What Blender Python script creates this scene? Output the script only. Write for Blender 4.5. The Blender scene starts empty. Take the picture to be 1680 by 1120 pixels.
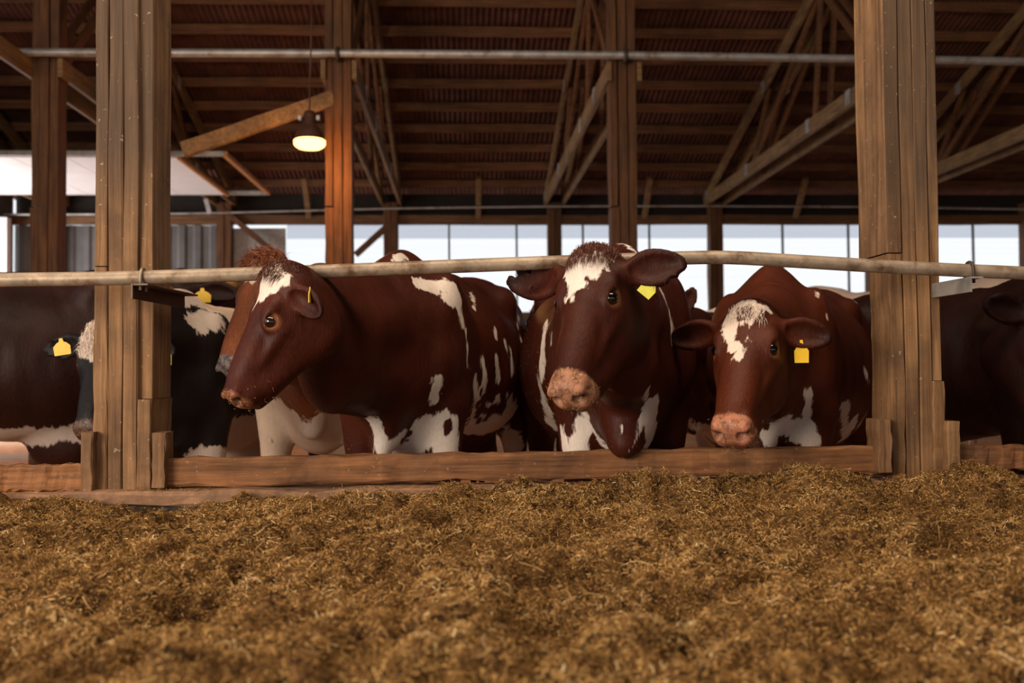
import bpy, bmesh, math, random
import numpy as np
from mathutils import Vector, Matrix
import openvdb

random.seed(7)
rng = np.random.default_rng(11)
C = bpy.context.scene.collection
sc = bpy.context.scene

# ------------------------------------------------------------------ camera
CAMZ = 0.92
YAW, PIT, ROLL, FPX = 0.052, 0.031, -0.0083, 1633.0
_F = np.array([math.sin(YAW)*math.cos(PIT), math.cos(YAW)*math.cos(PIT), math.sin(PIT)])
_r = np.array([math.cos(YAW), -math.sin(YAW), 0.0])
_u = np.cross(_r, _F)
_R = math.cos(ROLL)*_r + math.sin(ROLL)*_u
_U = math.cos(ROLL)*_u - math.sin(ROLL)*_r
CAM = np.array([0.0, 0.0, CAMZ])


def at(x, y, Y):
    """world point that lies at depth Y and is seen at photo pixel (x, y)"""
    d = _F*FPX + _R*(x-840.0) - _U*(y-560.0)
    return CAM + d*(Y/d[1])


cd = bpy.data.cameras.new('camera')
cam = bpy.data.objects.new('camera', cd)
C.objects.link(cam)
cam.matrix_world = Matrix(((_R[0], _U[0], -_F[0], 0), (_R[1], _U[1], -_F[1], 0), (_R[2], _U[2], -_F[2], CAMZ), (0, 0, 0, 1)))
cd.sensor_width = 36.0
cd.lens = FPX*36.0/1680.0
cd.clip_end = 200
cd.dof.use_dof = True
cd.dof.focus_distance = 3.35
cd.dof.aperture_fstop = 2.8
sc.camera = cam

# ------------------------------------------------------------------ world, lights, exposure
wd = bpy.data.worlds.new('overcast_sky')
sc.world = wd
wd.use_nodes = True
bg = wd.node_tree.nodes['Background']
bg.inputs['Color'].default_value = (0.92, 0.95, 1.0, 1)
bg.inputs['Strength'].default_value = 1.12


def area(name, loc, target, sx, sy, power, col):
    l = bpy.data.lights.new(name, 'AREA')
    l.shape = 'RECTANGLE'
    l.size, l.size_y, l.energy, l.color = sx, sy, power, col
    o = bpy.data.objects.new(name, l)
    C.objects.link(o)
    o.location = loc
    o.rotation_euler = (Vector(target)-Vector(loc)).to_track_quat('-Z', 'Y').to_euler()
    return o


area('added_ridge_fill', (-0.2, 1.9, 5.6), (0.0, 3.1, 0.3), 6.0, 1.3, 270, (1.0, 0.80, 0.60))  # added fill lamp under the ridge, no skylight is built there
area('added_front_fill', (-4.4, -1.6, 2.1), (0.3, 3.7, 0.8), 2.8, 2.2, 400, (1.0, 0.82, 0.65))  # unseen fill panel added on the alley side to lift the cows' fronts
area('doorway_daylight', (-8.3, 15.0, 1.7), (-3.5, 14.8, 3.2), 3.2, 3.2, 250, (0.95, 0.96, 1.0))
sc.view_settings.view_transform = 'Standard'
sc.view_settings.look = 'None'
sc.view_settings.gamma = 1.0
sc.view_settings.use_curve_mapping = False
sc.view_settings.exposure = 0.0
sc.cycles.use_denoising = True
sc.cycles.max_bounces = 6
sc.cycles.transparent_max_bounces = 8
sc.cycles.sample_clamp_indirect = 4.0


# ------------------------------------------------------------------ materials
def nodes(name):
    m = bpy.data.materials.new(name)
    m.use_nodes = True
    nt = m.node_tree
    nt.nodes.clear()
    out = nt.nodes.new('ShaderNodeOutputMaterial')
    return m, nt, out


def N(nt, kind, **kw):
    n = nt.nodes.new(kind)
    for k, v in kw.items():
        if k.startswith('i_'):
            n.inputs[k[2:].replace('_', ' ')].default_value = v
        else:
            setattr(n, k, v)
    return n


def L(nt, a, b):
    nt.links.new(a, b)


def ramp(nt, fac, stops):
    r = nt.nodes.new('ShaderNodeValToRGB')
    e = r.color_ramp.elements
    while len(e) < len(stops):
        e.new(0.5)
    for i, (p, c) in enumerate(stops):
        e[i].position = p
        e[i].color = (c[0], c[1], c[2], 1) if not isinstance(c, (int, float)) else (c, c, c, 1)
    L(nt, fac, r.inputs[0])
    return r.outputs[0]


def mixc(nt, fac, a, b, mode='MIX'):
    m = nt.nodes.new('ShaderNodeMix')
    m.data_type = 'RGBA'
    m.blend_type = mode
    for s, v in ((0, fac), (6, a), (7, b)):
        if hasattr(v, 'is_linked') or hasattr(v, 'links'):
            L(nt, v, m.inputs[s])
        elif isinstance(v, (int, float)):
            m.inputs[s].default_value = v
        else:
            m.inputs[s].default_value = (v[0], v[1], v[2], 1)
    return m.outputs[2]


def mth(nt, op, a, b=0.0, clamp=False):
    m = nt.nodes.new('ShaderNodeMath')
    m.operation = op
    m.use_clamp = clamp
    for s, v in ((0, a), (1, b)):
        if isinstance(v, (int, float)):
            m.inputs[s].default_value = v
        else:
            L(nt, v, m.inputs[s])
    return m.outputs[0]


def coords(nt, scale, rand=True):
    tc = nt.nodes.new('ShaderNodeTexCoord')
    v = tc.outputs['Object']
    if rand:
        oi = nt.nodes.new('ShaderNodeObjectInfo')
        ad = nt.nodes.new('ShaderNodeVectorMath')
        ad.operation = 'ADD'
        cx = nt.nodes.new('ShaderNodeCombineXYZ')
        mm = mth(nt, 'MULTIPLY', oi.outputs['Random'], 37.0)
        for i in range(3):
            L(nt, mm, cx.inputs[i])
        L(nt, v, ad.inputs[0])
        L(nt, cx.outputs[0], ad.inputs[1])
        v = ad.outputs[0]
    mp = nt.nodes.new('ShaderNodeMapping')
    mp.inputs['Scale'].default_value = scale
    L(nt, v, mp.inputs['Vector'])
    return mp.outputs[0]


def noise(nt, vec, scale, detail=4.0, rough=0.55, dist=0.0):
    n = nt.nodes.new('ShaderNodeTexNoise')
    n.inputs['Scale'].default_value = scale
    n.inputs['Detail'].default_value = detail
    n.inputs['Roughness'].default_value = rough
    n.inputs['Distortion'].default_value = dist
    if vec is not None:
        L(nt, vec, n.inputs['Vector'])
    return n.outputs['Fac']


def principled(nt, out, col, rough=0.7, spec=0.3, metal=0.0, bump=None, bstr=0.3, bdist=0.01, sheen=0.0):
    p = nt.nodes.new('ShaderNodeBsdfPrincipled')
    if isinstance(col, tuple):
        p.inputs['Base Color'].default_value = (*col, 1)
    else:
        L(nt, col, p.inputs['Base Color'])
    if isinstance(rough, (int, float)):
        p.inputs['Roughness'].default_value = rough
    else:
        L(nt, rough, p.inputs['Roughness'])
    p.inputs['Specular IOR Level'].default_value = spec
    p.inputs['Metallic'].default_value = metal
    p.inputs['Sheen Weight'].default_value = sheen
    if bump is not None:
        b = nt.nodes.new('ShaderNodeBump')
        b.inputs['Strength'].default_value = bstr
        b.inputs['Distance'].default_value = bdist
        L(nt, bump, b.inputs['Height'])
        L(nt, b.outputs[0], p.inputs['Normal'])
    L(nt, p.outputs[0], out.inputs[0])
    return p


def wood(name, dark, light, axis=2, grime=0.5, gcol=(0.03, 0.022, 0.016), specks=0.0, bstr=0.35, topsoil=0.0):
    """sawn timber with grain along the given axis, knots and weathering"""
    m, nt, out = nodes(name)
    s = [22.0, 22.0, 22.0]
    s[axis] = 1.1
    v = coords(nt, tuple(s))
    g1 = noise(nt, v, 1.3, 6, 0.6, 0.6)
    s2 = [90.0]*3
    s2[axis] = 2.5
    v2 = coords(nt, tuple(s2))
    g2 = noise(nt, v2, 1.0, 3, 0.6)
    v3 = coords(nt, (1, 1, 1))
    blot = noise(nt, v3, 3.2, 5, 0.65)
    grain = mth(nt, 'ADD', mth(nt, 'MULTIPLY', g1, 0.65), mth(nt, 'MULTIPLY', g2, 0.35))
    col = ramp(nt, grain, [(0.34, dark), (0.52, tuple((a+b)/2 for a, b in zip(dark, light))), (0.70, light)])
    gm = mth(nt, 'MULTIPLY', ramp(nt, blot, [(0.42, 0.0), (0.68, 1.0)]), grime)
    col = mixc(nt, gm, col, gcol)
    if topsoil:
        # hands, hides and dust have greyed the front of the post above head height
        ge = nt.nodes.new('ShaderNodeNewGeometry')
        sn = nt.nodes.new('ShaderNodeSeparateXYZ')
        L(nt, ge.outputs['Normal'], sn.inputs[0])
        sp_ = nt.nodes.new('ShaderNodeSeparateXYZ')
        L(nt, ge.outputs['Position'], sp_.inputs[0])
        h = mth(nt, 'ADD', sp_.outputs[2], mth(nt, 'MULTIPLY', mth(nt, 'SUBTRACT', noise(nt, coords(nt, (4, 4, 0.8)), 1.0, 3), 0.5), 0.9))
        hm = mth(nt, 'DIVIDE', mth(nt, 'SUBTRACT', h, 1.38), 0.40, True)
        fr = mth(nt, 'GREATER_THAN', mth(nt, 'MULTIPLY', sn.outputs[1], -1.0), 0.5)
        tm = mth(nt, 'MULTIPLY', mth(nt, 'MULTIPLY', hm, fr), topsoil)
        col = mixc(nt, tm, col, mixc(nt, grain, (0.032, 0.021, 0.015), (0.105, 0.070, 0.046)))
    if specks:
        vs = noise(nt, v3, 55.0, 2, 0.5)
        sk = mth(nt, 'MULTIPLY', ramp(nt, vs, [(0.70, 0.0), (0.74, 1.0)]), specks)
        col = mixc(nt, sk, col, (0.42, 0.33, 0.22))
    principled(nt, out, col, 0.72, 0.25, 0, grain, bstr, 0.006)
    return m


W_POST = wood('post_timber', (0.095, 0.045, 0.019), (0.42, 0.235, 0.110), 2, 0.6, (0.055, 0.032, 0.02), 0.6, 0.45, 0.8)
W_POSTD = W_POST
W_KERB = wood('kerb_timber', (0.10, 0.042, 0.017), (0.46, 0.205, 0.08), 0, 0.6, (0.05, 0.03, 0.02), 0.5, 0.5)
W_MID = wood('old_post_timber', (0.06, 0.026, 0.011), (0.20, 0.085, 0.032), 2, 0.4)
W_TRUSS = wood('truss_timber', (0.11, 0.062, 0.025), (0.34, 0.20, 0.085), 1, 0.4)
W_PURLIN = wood('purlin_timber', (0.07, 0.03, 0.013), (0.26, 0.115, 0.045), 0, 0.4)
W_WALL = wood('wall_timber', (0.08, 0.036, 0.016), (0.24, 0.12, 0.05), 0, 0.4)


def plain(name, col, rough=0.6, spec=0.3, metal=0.0, var=0.25, sc_=20.0, dirt=None, dsc=6.0, dlo=0.5, dhi=0.65, bstr=0.15):
    m, nt, out = nodes(name)
    v = coords(nt, (1, 1, 1))
    n = noise(nt, v, sc_, 5, 0.6)
    c = ramp(nt, n, [(0.3, tuple(x*(1-var) for x in col)), (0.7, tuple(min(1, x*(1+var)) for x in col))])
    if dirt:
        d = ramp(nt, noise(nt, v, dsc, 6, 0.7), [(dlo, 0.0), (dhi, 1.0)])
        c = mixc(nt, d, c, dirt)
    principled(nt, out, c, rough, spec, metal, n, bstr, 0.004)
    return m


GALV = plain('galvanised_steel', (0.42, 0.41, 0.39), 0.5, 0.5, 0.55, 0.2, 9.0, (0.25, 0.2, 0.15), 5.0)
RUSTY = plain('worn_rail_steel', (0.36, 0.28, 0.20), 0.5, 0.45, 0.25, 0.3, 14.0, (0.13, 0.065, 0.03), 9.0, 0.48, 0.66)
DARKMETAL = plain('dark_bracket_steel', (0.08, 0.055, 0.04), 0.5, 0.4, 0.5, 0.3, 20.0, (0.14, 0.06, 0.025), 12.0)
CONCRETE = plain('kerb_concrete', (0.30, 0.17, 0.10), 0.9, 0.2, 0, 0.3, 26.0, (0.13, 0.085, 0.055), 5.0, 0.5, 0.75, 0.6)
STONE = plain('dark_kerb_base', (0.055, 0.038, 0.026), 0.85, 0.25, 0, 0.5, 40.0, (0.16, 0.12, 0.085), 22.0, 0.56, 0.72, 0.6)
SHEET = plain('fibre_roof_sheet', (0.125, 0.052, 0.034), 0.85, 0.2, 0, 0.3, 3.0, (0.045, 0.022, 0.016), 1.6, 0.45, 0.75)
CLAD = plain('grey_metal_cladding', (0.11, 0.10, 0.095), 0.55, 0.4, 0.2, 0.2, 3.0)
WHITEP = plain('white_door_panel', (0.80, 0.76, 0.74), 0.45, 0.4, 0, 0.05, 4.0)
LIT_TRACK = plain('lamplit_door_track', (0.55, 0.24, 0.07), 0.5, 0.4, 0.2, 0.2, 10.0)  # the lamp's orange light on track and door edge is painted into this colour
BED = plain('lamplit_sawdust_bedding', (0.72, 0.31, 0.125), 0.95, 0.1, 0, 0.35, 4.0, (0.55, 0.42, 0.33), 1.3, 0.5, 0.62, 0.6)  # sawdust colour pushed orange to carry the lamps' warm light
ALLEY = plain('alley_concrete', (0.2, 0.16, 0.12), 0.9, 0.2, 0, 0.3, 8.0)
TAGY = plain('yellow_tag_plastic', (0.83, 0.52, 0.015), 0.4, 0.4, 0, 0.08, 30.0)
TAGP = plain('lemon_tag_plastic', (0.62, 0.60, 0.09), 0.4, 0.4, 0, 0.08, 30.0)
SHADE = plain('lamp_enamel', (0.09, 0.035, 0.02), 0.4, 0.5, 0.2, 0.2, 20.0)
MUNT = plain('muntin_paint', (0.13, 0.17, 0.17), 0.6, 0.3)
HOOF = plain('hoof_horn', (0.03, 0.022, 0.018), 0.5, 0.4)


def glow(name, col, s):
    m, nt, out = nodes(name)
    e = N(nt, 'ShaderNodeEmission')
    e.inputs[0].default_value = (*col, 1)
    e.inputs[1].default_value = s
    L(nt, e.outputs[0], out.inputs[0])
    return m


BULB = glow('lamp_glow', (1.0, 0.45, 0.13), 6.0)


def sheer(name, tint, clear, mesh_lines=True):
    """translucent wind curtain: part of the daylight passes, part is diffused"""
    m, nt, out = nodes(name)
    t = N(nt, 'ShaderNodeBsdfTransparent')
    t.inputs[0].default_value = (*tint, 1)
    d = N(nt, 'ShaderNodeBsdfTranslucent')
    d.inputs[0].default_value = (*tint, 1)
    mx = N(nt, 'ShaderNodeMixShader')
    v = coords(nt, (0.2, 1, 14), False)
    st = ramp(nt, noise(nt, v, 1.0, 2, 0.5), [(0.35, clear-0.03), (0.65, clear+0.03)])
    L(nt, mth(nt, 'SUBTRACT', 1.0, st), mx.inputs[0])
    L(nt, t.outputs[0], mx.inputs[1])
    L(nt, d.outputs[0], mx.inputs[2])
    L(nt, mx.outputs[0], out.inputs[0])
    return m


CURTAIN = sheer('white_wind_curtain', (0.97, 0.98, 0.98), 0.80)
VALANCE = sheer('grey_wind_curtain', (0.60, 0.64, 0.70), 0.62)


def coat_material(name, dark, mid, white, muzzle, speck):
    """cow hide: body colour and white split by the hide's own 'white' field, skin on muzzle and eyelids"""
    m, nt, out = nodes(name)
    wa = N(nt, 'ShaderNodeAttribute', attribute_name='white').outputs['Fac']
    pa = N(nt, 'ShaderNodeAttribute', attribute_name='skin').outputs['Fac']
    ea = N(nt, 'ShaderNodeAttribute', attribute_name='eyelid').outputs['Fac']
    da = N(nt, 'ShaderNodeAttribute', attribute_name='dark').outputs['Fac']
    v = coords(nt, (1, 1, 1), False)
    vs = coords(nt, (1.0, 1.0, 0.28), False)
    big = noise(nt, v, 3.0, 4, 0.6)
    hair = noise(nt, vs, 170.0, 3, 0.6)
    streak = noise(nt, vs, 42.0, 3, 0.6)
    base = ramp(nt, mth(nt, 'ADD', mth(nt, 'MULTIPLY', big, 0.6), mth(nt, 'MULTIPLY', hair, 0.4)), [(0.32, dark), (0.68, mid)])
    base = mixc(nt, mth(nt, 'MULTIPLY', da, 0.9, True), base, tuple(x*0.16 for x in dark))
    wn = mth(nt, 'ADD', wa, mth(nt, 'MULTIPLY', mth(nt, 'SUBTRACT', streak, 0.5), 0.065))
    wn = mth(nt, 'ADD', wn, mth(nt, 'MULTIPLY', mth(nt, 'SUBTRACT', noise(nt, vs, 15.0, 2), 0.5), 0.05))
    wm = ramp(nt, mth(nt, 'ADD', mth(nt, 'MULTIPLY', wn, 60.0), 0.5), [(0.2, 0.0), (0.8, 1.0)])
    wc = ramp(nt, mth(nt, 'ADD', mth(nt, 'MULTIPLY', noise(nt, v, 6.0, 4), 0.6), mth(nt, 'MULTIPLY', hair, 0.4)),
              [(0.3, tuple(x*0.72 for x in white)), (0.65, white)])
    col = mixc(nt, wm, base, wc)
    sp = noise(nt, v, 130.0, 2, 0.6)
    mz = ramp(nt, noise(nt, v, 34.0, 4, 0.65), [(0.36, tuple(x*0.30 for x in muzzle)), (0.62, muzzle)])
    mz = mixc(nt, ramp(nt, sp, [(0.60, 0.0), (0.68, 1.0)]), mz, speck)
    pm = ramp(nt, mth(nt, 'ADD', pa, mth(nt, 'MULTIPLY', mth(nt, 'SUBTRACT', hair, 0.5), 0.7)), [(0.35, 0.0), (0.75, 1.0)])
    col = mixc(nt, pm, col, mz)
    col = mixc(nt, mth(nt, 'MULTIPLY', ea, 0.85, True), col, (0.42, 0.155, 0.062))
    na = N(nt, 'ShaderNodeAttribute', attribute_name='nostril').outputs['Fac']
    col = mixc(nt, na, col, (0.012, 0.005, 0.004))  # shade inside the nostril hole is deepened in the colour
    rough = ramp(nt, pm, [(0.0, 0.50), (1.0, 0.33)])
    hb = mth(nt, 'ADD', mth(nt, 'MULTIPLY', hair, 0.5), mth(nt, 'MULTIPLY', streak, 0.9))
    principled(nt, out, col, rough, 0.17, 0, hb, 0.40, 0.006, 0.0)
    return m


RED = coat_material('red_coat', (0.022, 0.0040, 0.0020), (0.082, 0.0165, 0.0068), (0.80, 0.69, 0.59), (0.24, 0.085, 0.045), (0.52, 0.33, 0.13))
RED_B = coat_material('deep_red_coat', (0.022, 0.0040, 0.0020), (0.082, 0.0165, 0.0068), (0.82, 0.72, 0.63), (0.40, 0.185, 0.11), (0.45, 0.28, 0.10))
RED2 = coat_material('chestnut_coat', (0.034, 0.0065, 0.0025), (0.115, 0.0245, 0.0085), (0.82, 0.68, 0.57), (0.46, 0.18, 0.105), (0.50, 0.30, 0.13))
TANC = coat_material('tan_coat', (0.08, 0.022, 0.008), (0.25, 0.075, 0.025), (0.75, 0.58, 0.44), (0.16, 0.13, 0.13), (0.3, 0.25, 0.2))
BLACK = coat_material('black_coat', (0.004, 0.003, 0.003), (0.013, 0.009, 0.008), (0.62, 0.52, 0.44), (0.12, 0.06, 0.04), (0.3, 0.2, 0.12))
CREAM = coat_material('cream_coat', (0.45, 0.33, 0.25), (0.62, 0.48, 0.38), (0.78, 0.66, 0.56), (0.4, 0.2, 0.13), (0.4, 0.3, 0.2))
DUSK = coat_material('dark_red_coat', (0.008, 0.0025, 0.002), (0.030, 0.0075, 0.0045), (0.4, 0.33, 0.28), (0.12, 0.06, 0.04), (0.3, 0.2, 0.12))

HAIR_RED = plain('red_hair', (0.10, 0.027, 0.012), 0.5, 0.4, 0, 0.4, 60.0)
HAIR_WHITE = plain('white_hair', (0.78, 0.66, 0.56), 0.55, 0.3, 0, 0.2, 60.0)
HAIR_TAN = plain('tan_hair', (0.22, 0.07, 0.026), 0.5, 0.4, 0, 0.45, 40.0)
CRUMB = plain('feed_crumb', (0.45, 0.27, 0.09), 0.7, 0.2, 0, 0.4, 200.0)
HAIR_PALE = plain('pale_whisker', (0.5, 0.42, 0.34), 0.5, 0.4, 0, 0.2, 60.0)


def eye_material():
    m, nt, out = nodes('cow_eye')
    tc = nt.nodes.new('ShaderNodeTexCoord')
    sx = nt.nodes.new('ShaderNodeSeparateXYZ')
    L(nt, tc.outputs['Object'], sx.inputs[0])
    # the iris faces local +x
    f = mth(nt, 'DIVIDE', sx.outputs[0], 0.0255)
    c = ramp(nt, f, [(0.30, (0.30, 0.16, 0.10)), (0.42, (0.035, 0.014, 0.008)), (0.75, (0.012, 0.006, 0.004)), (0.88, (0.002, 0.002, 0.002))])
    principled(nt, out, c, 0.06, 0.7)
    return m


EYE = eye_material()


# ------------------------------------------------------------------ mesh helpers
def link(name, me, m=None, parent=None, label=None, cat=None, group=None, kind=None, smooth=False):
    o = bpy.data.objects.new(name, me)
    C.objects.link(o)
    if m is not None and me is not None and len(me.materials) == 0:
        me.materials.append(m)
    if parent is not None:
        o.parent = parent
    if smooth and me is not None:
        me.polygons.foreach_set('use_smooth', [True]*len(me.polygons))
    return tag(o, label, cat, group, kind)


def tag(o, label=None, cat=None, group=None, kind=None):
    for k, v in (('label', label), ('category', cat), ('group', group), ('kind', kind)):
        if v:
            o[k] = v
    return o


def empty(name, loc=(0, 0, 0), label=None, cat=None, group=None, kind=None):
    o = bpy.data.objects.new(name, None)
    C.objects.link(o)
    o.location = loc
    o.empty_display_size = 0.1
    return tag(o, label, cat, group, kind)


def V(*a):
    return np.array(a, float)


def nrm(v):
    v = np.asarray(v, float)
    return v/np.linalg.norm(v)


def mesh_from(name, vs, fs):
    me = bpy.data.meshes.new(name)
    me.from_pydata([tuple(v) for v in vs], [], [tuple(f) for f in fs])
    me.update()
    return me


def beam_data(p0, p1, w, h, up=(0, 0, 1), n=1, jit=0.0, ch=0.006, seed=0):
    """chamfered squared timber from p0 to p1: w across, h along up"""
    p0, p1 = np.asarray(p0, float), np.asarray(p1, float)
    d = nrm(p1-p0)
    up = np.asarray(up, float)
    side = nrm(np.cross(d, up))
    u = np.cross(side, d)
    r = np.random.default_rng(seed)
    hw, hh = w/2, h/2
    prof = [(-hw+ch, -hh), (hw-ch, -hh), (hw, -hh+ch), (hw, hh-ch), (hw-ch, hh), (-hw+ch, hh), (-hw, hh-ch), (-hw, -hh+ch)]
    vs, fs = [], []
    for i in range(n+1):
        c = p0+(p1-p0)*i/n
        j = r.normal(0, jit, (8, 2)) if jit else np.zeros((8, 2))
        b = r.normal(0, jit*0.8, 2) if jit else np.zeros(2)
        for k, (a, bb) in enumerate(prof):
            vs.append(c+side*(a+j[k, 0]+b[0])+u*(bb+j[k, 1]+b[1]))
    for i in range(n):
        for k in range(8):
            a, b2 = i*8+k, i*8+(k+1) % 8
            fs.append((a, b2, b2+8, a+8))
    fs.append(tuple(range(7, -1, -1)))
    fs.append(tuple(n*8+k for k in range(8)))
    return vs, fs


def beam(name, p0, p1, w, h, m, parent=None, up=(0, 0, 1), n=1, jit=0.0, ch=0.006, seed=0, **kw):
    vs, fs = beam_data(p0, p1, w, h, up, n, jit, ch, seed)
    return link(name, mesh_from(name, vs, fs), m, parent, **kw)


def box(name, lo, hi, m, parent=None, axis=2, n=1, jit=0.0, ch=0.006, seed=0, **kw):
    lo, hi = np.asarray(lo, float), np.asarray(hi, float)
    c = (lo+hi)/2
    p0, p1 = c.copy(), c.copy()
    p0[axis], p1[axis] = lo[axis], hi[axis]
    s = hi-lo
    if axis == 2:
        return beam(name, p0, p1, s[0], s[1], m, parent, (0, 1, 0), n, jit, ch, seed, **kw)
    if axis == 0:
        return beam(name, p0, p1, s[1], s[2], m, parent, (0, 0, 1), n, jit, ch, seed, **kw)
    return beam(name, p0, p1, s[0], s[2], m, parent, (0, 0, 1), n, jit, ch, seed, **kw)


def tube_data(pts, r, seg=16, cap=True):
    pts = [np.asarray(p, float) for p in pts]
    rr = r if isinstance(r, (list, tuple, np.ndarray)) else [r]*len(pts)
    vs, fs = [], []
    ref = None
    for i, p in enumerate(pts):
        t = nrm((pts[i+1] if i+1 < len(pts) else p)-(pts[i-1] if i else p))
        if ref is None:
            ref = V(0, 0, 1) if abs(t[2]) < 0.9 else V(1, 0, 0)
        s = nrm(np.cross(t, ref))
        u = np.cross(s, t)
        ref = u
        for k in range(seg):
            a = 2*math.pi*k/seg
            vs.append(p+(s*math.cos(a)+u*math.sin(a))*rr[i])
    for i in range(len(pts)-1):
        for k in range(seg):
            a, b = i*seg+k, i*seg+(k+1) % seg
            fs.append((a, b, b+seg, a+seg))
    if cap:
        fs.append(tuple(range(seg-1, -1, -1)))
        fs.append(tuple((len(pts)-1)*seg+k for k in range(seg)))
    return vs, fs


def tube(name, pts, r, m, parent=None, seg=16, **kw):
    vs, fs = tube_data(pts, r, seg)
    return link(name, mesh_from(name, vs, fs), m, parent, smooth=True, **kw)


def smooth_path(pts, n):
    pts = np.asarray(pts, float)
    t = np.arange(len(pts))
    out = []
    for i in range(len(pts)-1):
        p0, p1, p2, p3 = pts[max(i-1, 0)], pts[i], pts[i+1], pts[min(i+2, len(pts)-1)]
        for k in range(n):
            s = k/n
            out.append(0.5*((2*p1)+(-p0+p2)*s+(2*p0-5*p1+4*p2-p3)*s*s+(-p0+3*p1-3*p2+p3)*s**3))
    out.append(pts[-1])
    return out


# numpy value noise
def vnoise(p, seed=0):
    p = np.asarray(p, float)
    i = np.floor(p).astype(np.int64)
    f = p-i
    f = f*f*(3-2*f)
    d = p.shape[1]

    def h(*c):
        x = np.zeros(len(p), np.uint64)+np.uint64(seed*7919+13)
        for k, ck in enumerate(c):
            x = (x ^ (ck.astype(np.uint64)*np.uint64((73856093, 19349663, 83492791)[k]))) & np.uint64(0xFFFFFFFF)
            x = (x*np.uint64(2654435761)+np.uint64(12345)) & np.uint64(0xFFFFFFFF)
            x ^= x >> np.uint64(15)
        return (x & np.uint64(0xFFFFF)).astype(float)/float(0xFFFFF)
    r = np.zeros(len(p))
    for k in range(2**d):
        o = [(k >> j) & 1 for j in range(d)]
        w = np.ones(len(p))
        for j in range(d):
            w *= f[:, j] if o[j] else 1-f[:, j]
        r += w*h(*[i[:, j]+o[j] for j in range(d)])
    return r*2-1


# ------------------------------------------------------------------ barn grid
AX, BAY = -1.1955, 2.8766
Y1, Y2, Y3 = 3.6, 10.08, 17.55
XL, XR = -7.7, 13.2
ZC = CAMZ+3.04                # bottom chord height


def colx(k):
    return AX+BAY*k


# floor
fl = link('floor', mesh_from('floor', [(XL-3, 3.62, 0), (XR, 3.62, 0), (XR, 24, 0), (XL-3, 24, 0)], [(0, 1, 2, 3)]), BED, kind='structure',
          label='sawdust bedding floor behind the cows, lamplight orange in its colour')
al = link('floor_alley', mesh_from('floor_alley', [(XL, -6, 0.30), (XR, -6, 0.30), (XR, 3.5, 0.30), (XL, 3.5, 0.30)], [(0, 1, 2, 3)]), ALLEY, kind='structure')

# kerb under the feed rail
kb = empty('kerb', (0, 0, 0), kind='structure', label='concrete kerb with dark base below the wooden feed boards')
zk = at(600, 797, 3.58)[2]
vs, fs = beam_data((XL, 3.62, zk-0.030), (XR, 3.62, zk-0.030), 0.19, 0.052, (0, 0, 1), 160, 0.003, 0.012, 3)
link('concrete_ledge', mesh_from('concrete_ledge', vs, fs), CONCRETE, kb)
vs, fs = beam_data((XL, 3.63, 0.22), (XR, 3.63, 0.22), 0.17, 0.50, (0, 0, 1), 80, 0.003, 0.01, 4)
link('kerb_base', mesh_from('kerb_base', vs, fs), STONE, kb)

# ------------------------------------------------------------------ front posts
def px_box(name, x0, x1, ytop, ybot, yf, yb, m, parent, seed, n=14, jit=0.0015, z0=None, z1=None, yref=600):
    a, b = at(x0, yref, yf)[0], at(x1, yref, yf)[0]
    zt = z1 if z1 is not None else at((x0+x1)/2, ytop, yf)[2]
    zb = z0 if z0 is not None else at((x0+x1)/2, ybot, yf)[2]
    return box(name, (a, yf, zb), (b, yb, zt), m, parent, 2, n, jit, 0.004, seed)


PT = 5.2
pl = empty('timber_post', (at(200, 600, 3.7)[0], 3.7, 0.3), 'laminated timber post of upright boards left of the profile cow, dark grimy top', 'post')
pl_inv = V(*pl.location)


def reparent(o, p):
    o.parent = p
    o.matrix_parent_inverse = Matrix.Translation(p.location).inverted()
    return o


def P(o, p):
    return reparent(o, p)


zj = at(168, 437, 3.6)[2]
for o in (
    px_box('plank', 153.5, 176, 0, 0, 3.60, 3.80, W_POST, None, 1, z0=0.3, z1=zj-0.002),
    px_box('plank', 155, 176.5, 0, 0, 3.603, 3.80, W_POSTD, None, 2, z0=zj+0.002, z1=PT),
    px_box('plank', 177.5, 200.5, 0, 0, 3.597, 3.80, W_POST, None, 3, z0=0.3, z1=PT),
    px_box('plank', 201.5, 225, 0, 0, 3.592, 3.80, W_POST, None, 4, z0=0.3, z1=PT),
    px_box('plank', 227, 251, 0, 0, 3.615, 3.83, W_POST, None, 5, z0=at(235, 655, 3.6)[2]+0.002, z1=PT),
    px_box('plank', 224.5, 248, 0, 0, 3.585, 3.84, W_POST, None, 6, z0=0.3, z1=at(235, 655, 3.6)[2]),
):
    P(o, pl)
P(px_box('plank', 251, 256, 0, 0, 3.66, 3.85, W_POST, None, 8, z0=0.3, z1=at(235, 655, 3.6)[2]), pl)
for x0, x1, yt, yb, s in ((133, 152.5, 709, 806, 1), (249, 271, 710, 800, 2)):
    P(px_box('cleat', x0, x1, yt, yb, 3.555, 3.66, W_POST, None, 20+s, n=5, jit=0.0012), pl)

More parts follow.
